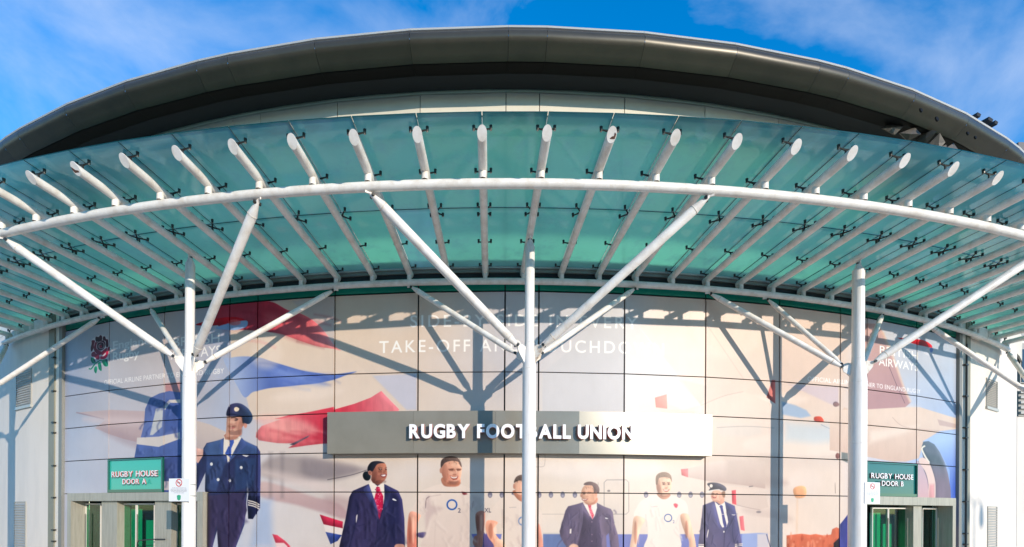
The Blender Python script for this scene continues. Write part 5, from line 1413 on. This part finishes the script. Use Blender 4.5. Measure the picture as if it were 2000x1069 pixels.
# bent handrail inside the Door A lobby
hr = [at(x, y, 36.98) for x, y in ((268, 1090), (268, 1062), (271, 1056), (300, 1053.5), (322, 1053.5))]
MB().tube([P(36.98, t_, z_) for t_, z_ in hr], 0.018, 8).build('handrail', M['pipe'], bpy.data.objects['entrance_portal'], True)
# tall twin-headed lamp over the forecourt: only its shadow on the white wall shows
lt_, lz_ = at(1903, 978, 37.0)
lp = P(37.0, lt_, lz_) - SUN_DIR * 42
lamp = thing('street_lamp', (lp.x, lp.y, 0), 'tall twin-headed street lamp standing on the forecourt', 'street lamp')
MB().tube([(lp.x, lp.y, 0), (lp.x, lp.y, 2.5), (lp.x, lp.y, lp.z)], [0.13, 0.10, 0.06], 12).build('pole', M['trim_grey'], lamp, True)
for sg in (-1, 1):
    q = [Vector((lp.x + sg * 0.1, lp.y, lp.z - 0.1)), Vector((lp.x + sg * 0.5, lp.y, lp.z + 0.1)), Vector((lp.x + sg * 0.75, lp.y, lp.z - 0.1))]
    MB().tube(q, 0.05, 8).build('arm', M['trim_grey'], lamp, True)
    MB().tube([q[2] + Vector((0, 0, 0.1)), q[2] - Vector((0, 0, 0.35)), q[2] - Vector((0, 0, 0.75))], [0.10, 0.22, 0.2], 12).build('lamp_head', M['trim_grey'], lamp, True)
notice(9, (1689, 1718.5), (942, 984), 'white no smoking notice partly behind the column by Door B')
# ------------------------------------------------------------------ across the street, seen only as reflections
M['bark'] = mat('bark', (0.10, 0.075, 0.05), 0.9, noise=(4, 0.6, (0.06, 0.045, 0.03)))
M['leaf'] = mat('dark_leaves', (0.055, 0.085, 0.03), 0.6, noise=(0.8, 0.8, (0.10, 0.105, 0.045)))
M['brick'] = mat('brown_brick', (0.24, 0.15, 0.105), 0.85, noise=(1.2, 0.5, (0.17, 0.105, 0.075)))
def tree_meshes(seed, h):
    rr = random.Random(seed)
    t = MB()
    t.tube([(0, 0, 0), (0.05, 0, h * .3), (0.0, 0.1, h * .62), (0.1, 0, h * .9)], [h * .028, h * .021, h * .013, h * .004], 9)
    tips = []
    for k in range(26):
        z = h * rr.uniform(.16, .78); a_ = rr.uniform(0, 6.28); l = h * rr.uniform(.16, .30) * (1.1 - z / h * .5)
        e_ = Vector((math.cos(a_) * l, math.sin(a_) * l, z + l * rr.uniform(.35, .8)))
        t.tube([(0, 0, z), (e_.x * .5, e_.y * .5, z + (e_.z - z) * .6), e_], [h * .011, h * .007, h * .002], 6)
        tips += [e_, e_ * 0.75 + Vector((0, 0, z)) * .25]
    c = MB()
    for tip in tips:
        rad = h * rr.uniform(.07, .13)
        for k in range(90):
            d = Vector((rr.gauss(0, 1), rr.gauss(0, 1), rr.gauss(0, .8))).normalized() * rad * rr.random() ** .45
            p = tip + d; u = Vector((rr.gauss(0, 1), rr.gauss(0, 1), rr.gauss(0, 1))).normalized(); w = u.orthogonal().normalized()
            s_ = rr.uniform(.3, .6)
            c.add([p - u * s_, p + w * s_ * .6, p + u * s_, p - w * s_ * .6], [(0, 1, 2, 3)])
    return t, c
TM = [tree_meshes(k, 13.4) for k in range(3)]
meshes = []
for t, c in TM:
    a_ = t.build('trunk', M['bark'], None, True); b_ = c.build('crown', M['leaf'], None)
    meshes.append((a_.data, b_.data)); bpy.data.objects.remove(a_); bpy.data.objects.remove(b_)
rr = random.Random(5)
TREE_X = (-62, -53, -45, -37, -30, -23, -17, -12, -7.5, -2.5, 3.5)
for k, x in enumerate(TREE_X):
    tr = thing('street_tree', (x, -86 + rr.uniform(-3, 3), 0), 'leafy street tree across the road from the entrance', 'tree', 'street trees across the road')
    tr.rotation_euler = (0, 0, rr.uniform(0, 6.28)); s_ = rr.uniform(1.2, 1.42) if x < 5 else rr.uniform(.86, 1.04); tr.scale = (s_, s_, s_)
    for nm, me in zip(('trunk', 'crown'), meshes[k % 3]):
        o = bpy.data.objects.new(nm, me); col.objects.link(o); o.parent = tr
def block(name, label, x0, x1, y, h, m):
    b_ = thing(name, ((x0 + x1) / 2, y, 0), label, 'building')
    MB().box(((x0 + x1) / 2, y - 6, h / 2), ((x1 - x0) / 2, 0, 0), (0, 6, 0), (0, 0, h / 2)).build('wall', m, b_)
    MB().box(((x0 + x1) / 2, y - 6, h + .15), ((x1 - x0) / 2 + .3, 0, 0), (0, 6.3, 0), (0, 0, .15)).build('roof', M['trim_grey'], b_)
    n = int((x1 - x0) / 3.2)
    for fl in range(int(h / 3.1)):
        for k in range(n):
            x = x0 + (x1 - x0) * (k + .5) / n; z = 1.7 + fl * 3.1
            MB().box((x, y + .02, z), (.7, 0, 0), (0, .06, 0), (0, 0, .75)).build('window', M['window'], b_)
block('brick_building', 'long brown brick block of flats across the road', -70, -8, -128, 12.5, M['brick'])
block('office_building', 'low brown office block across the road', 6, 62, -130, 9.5, M['brick'])
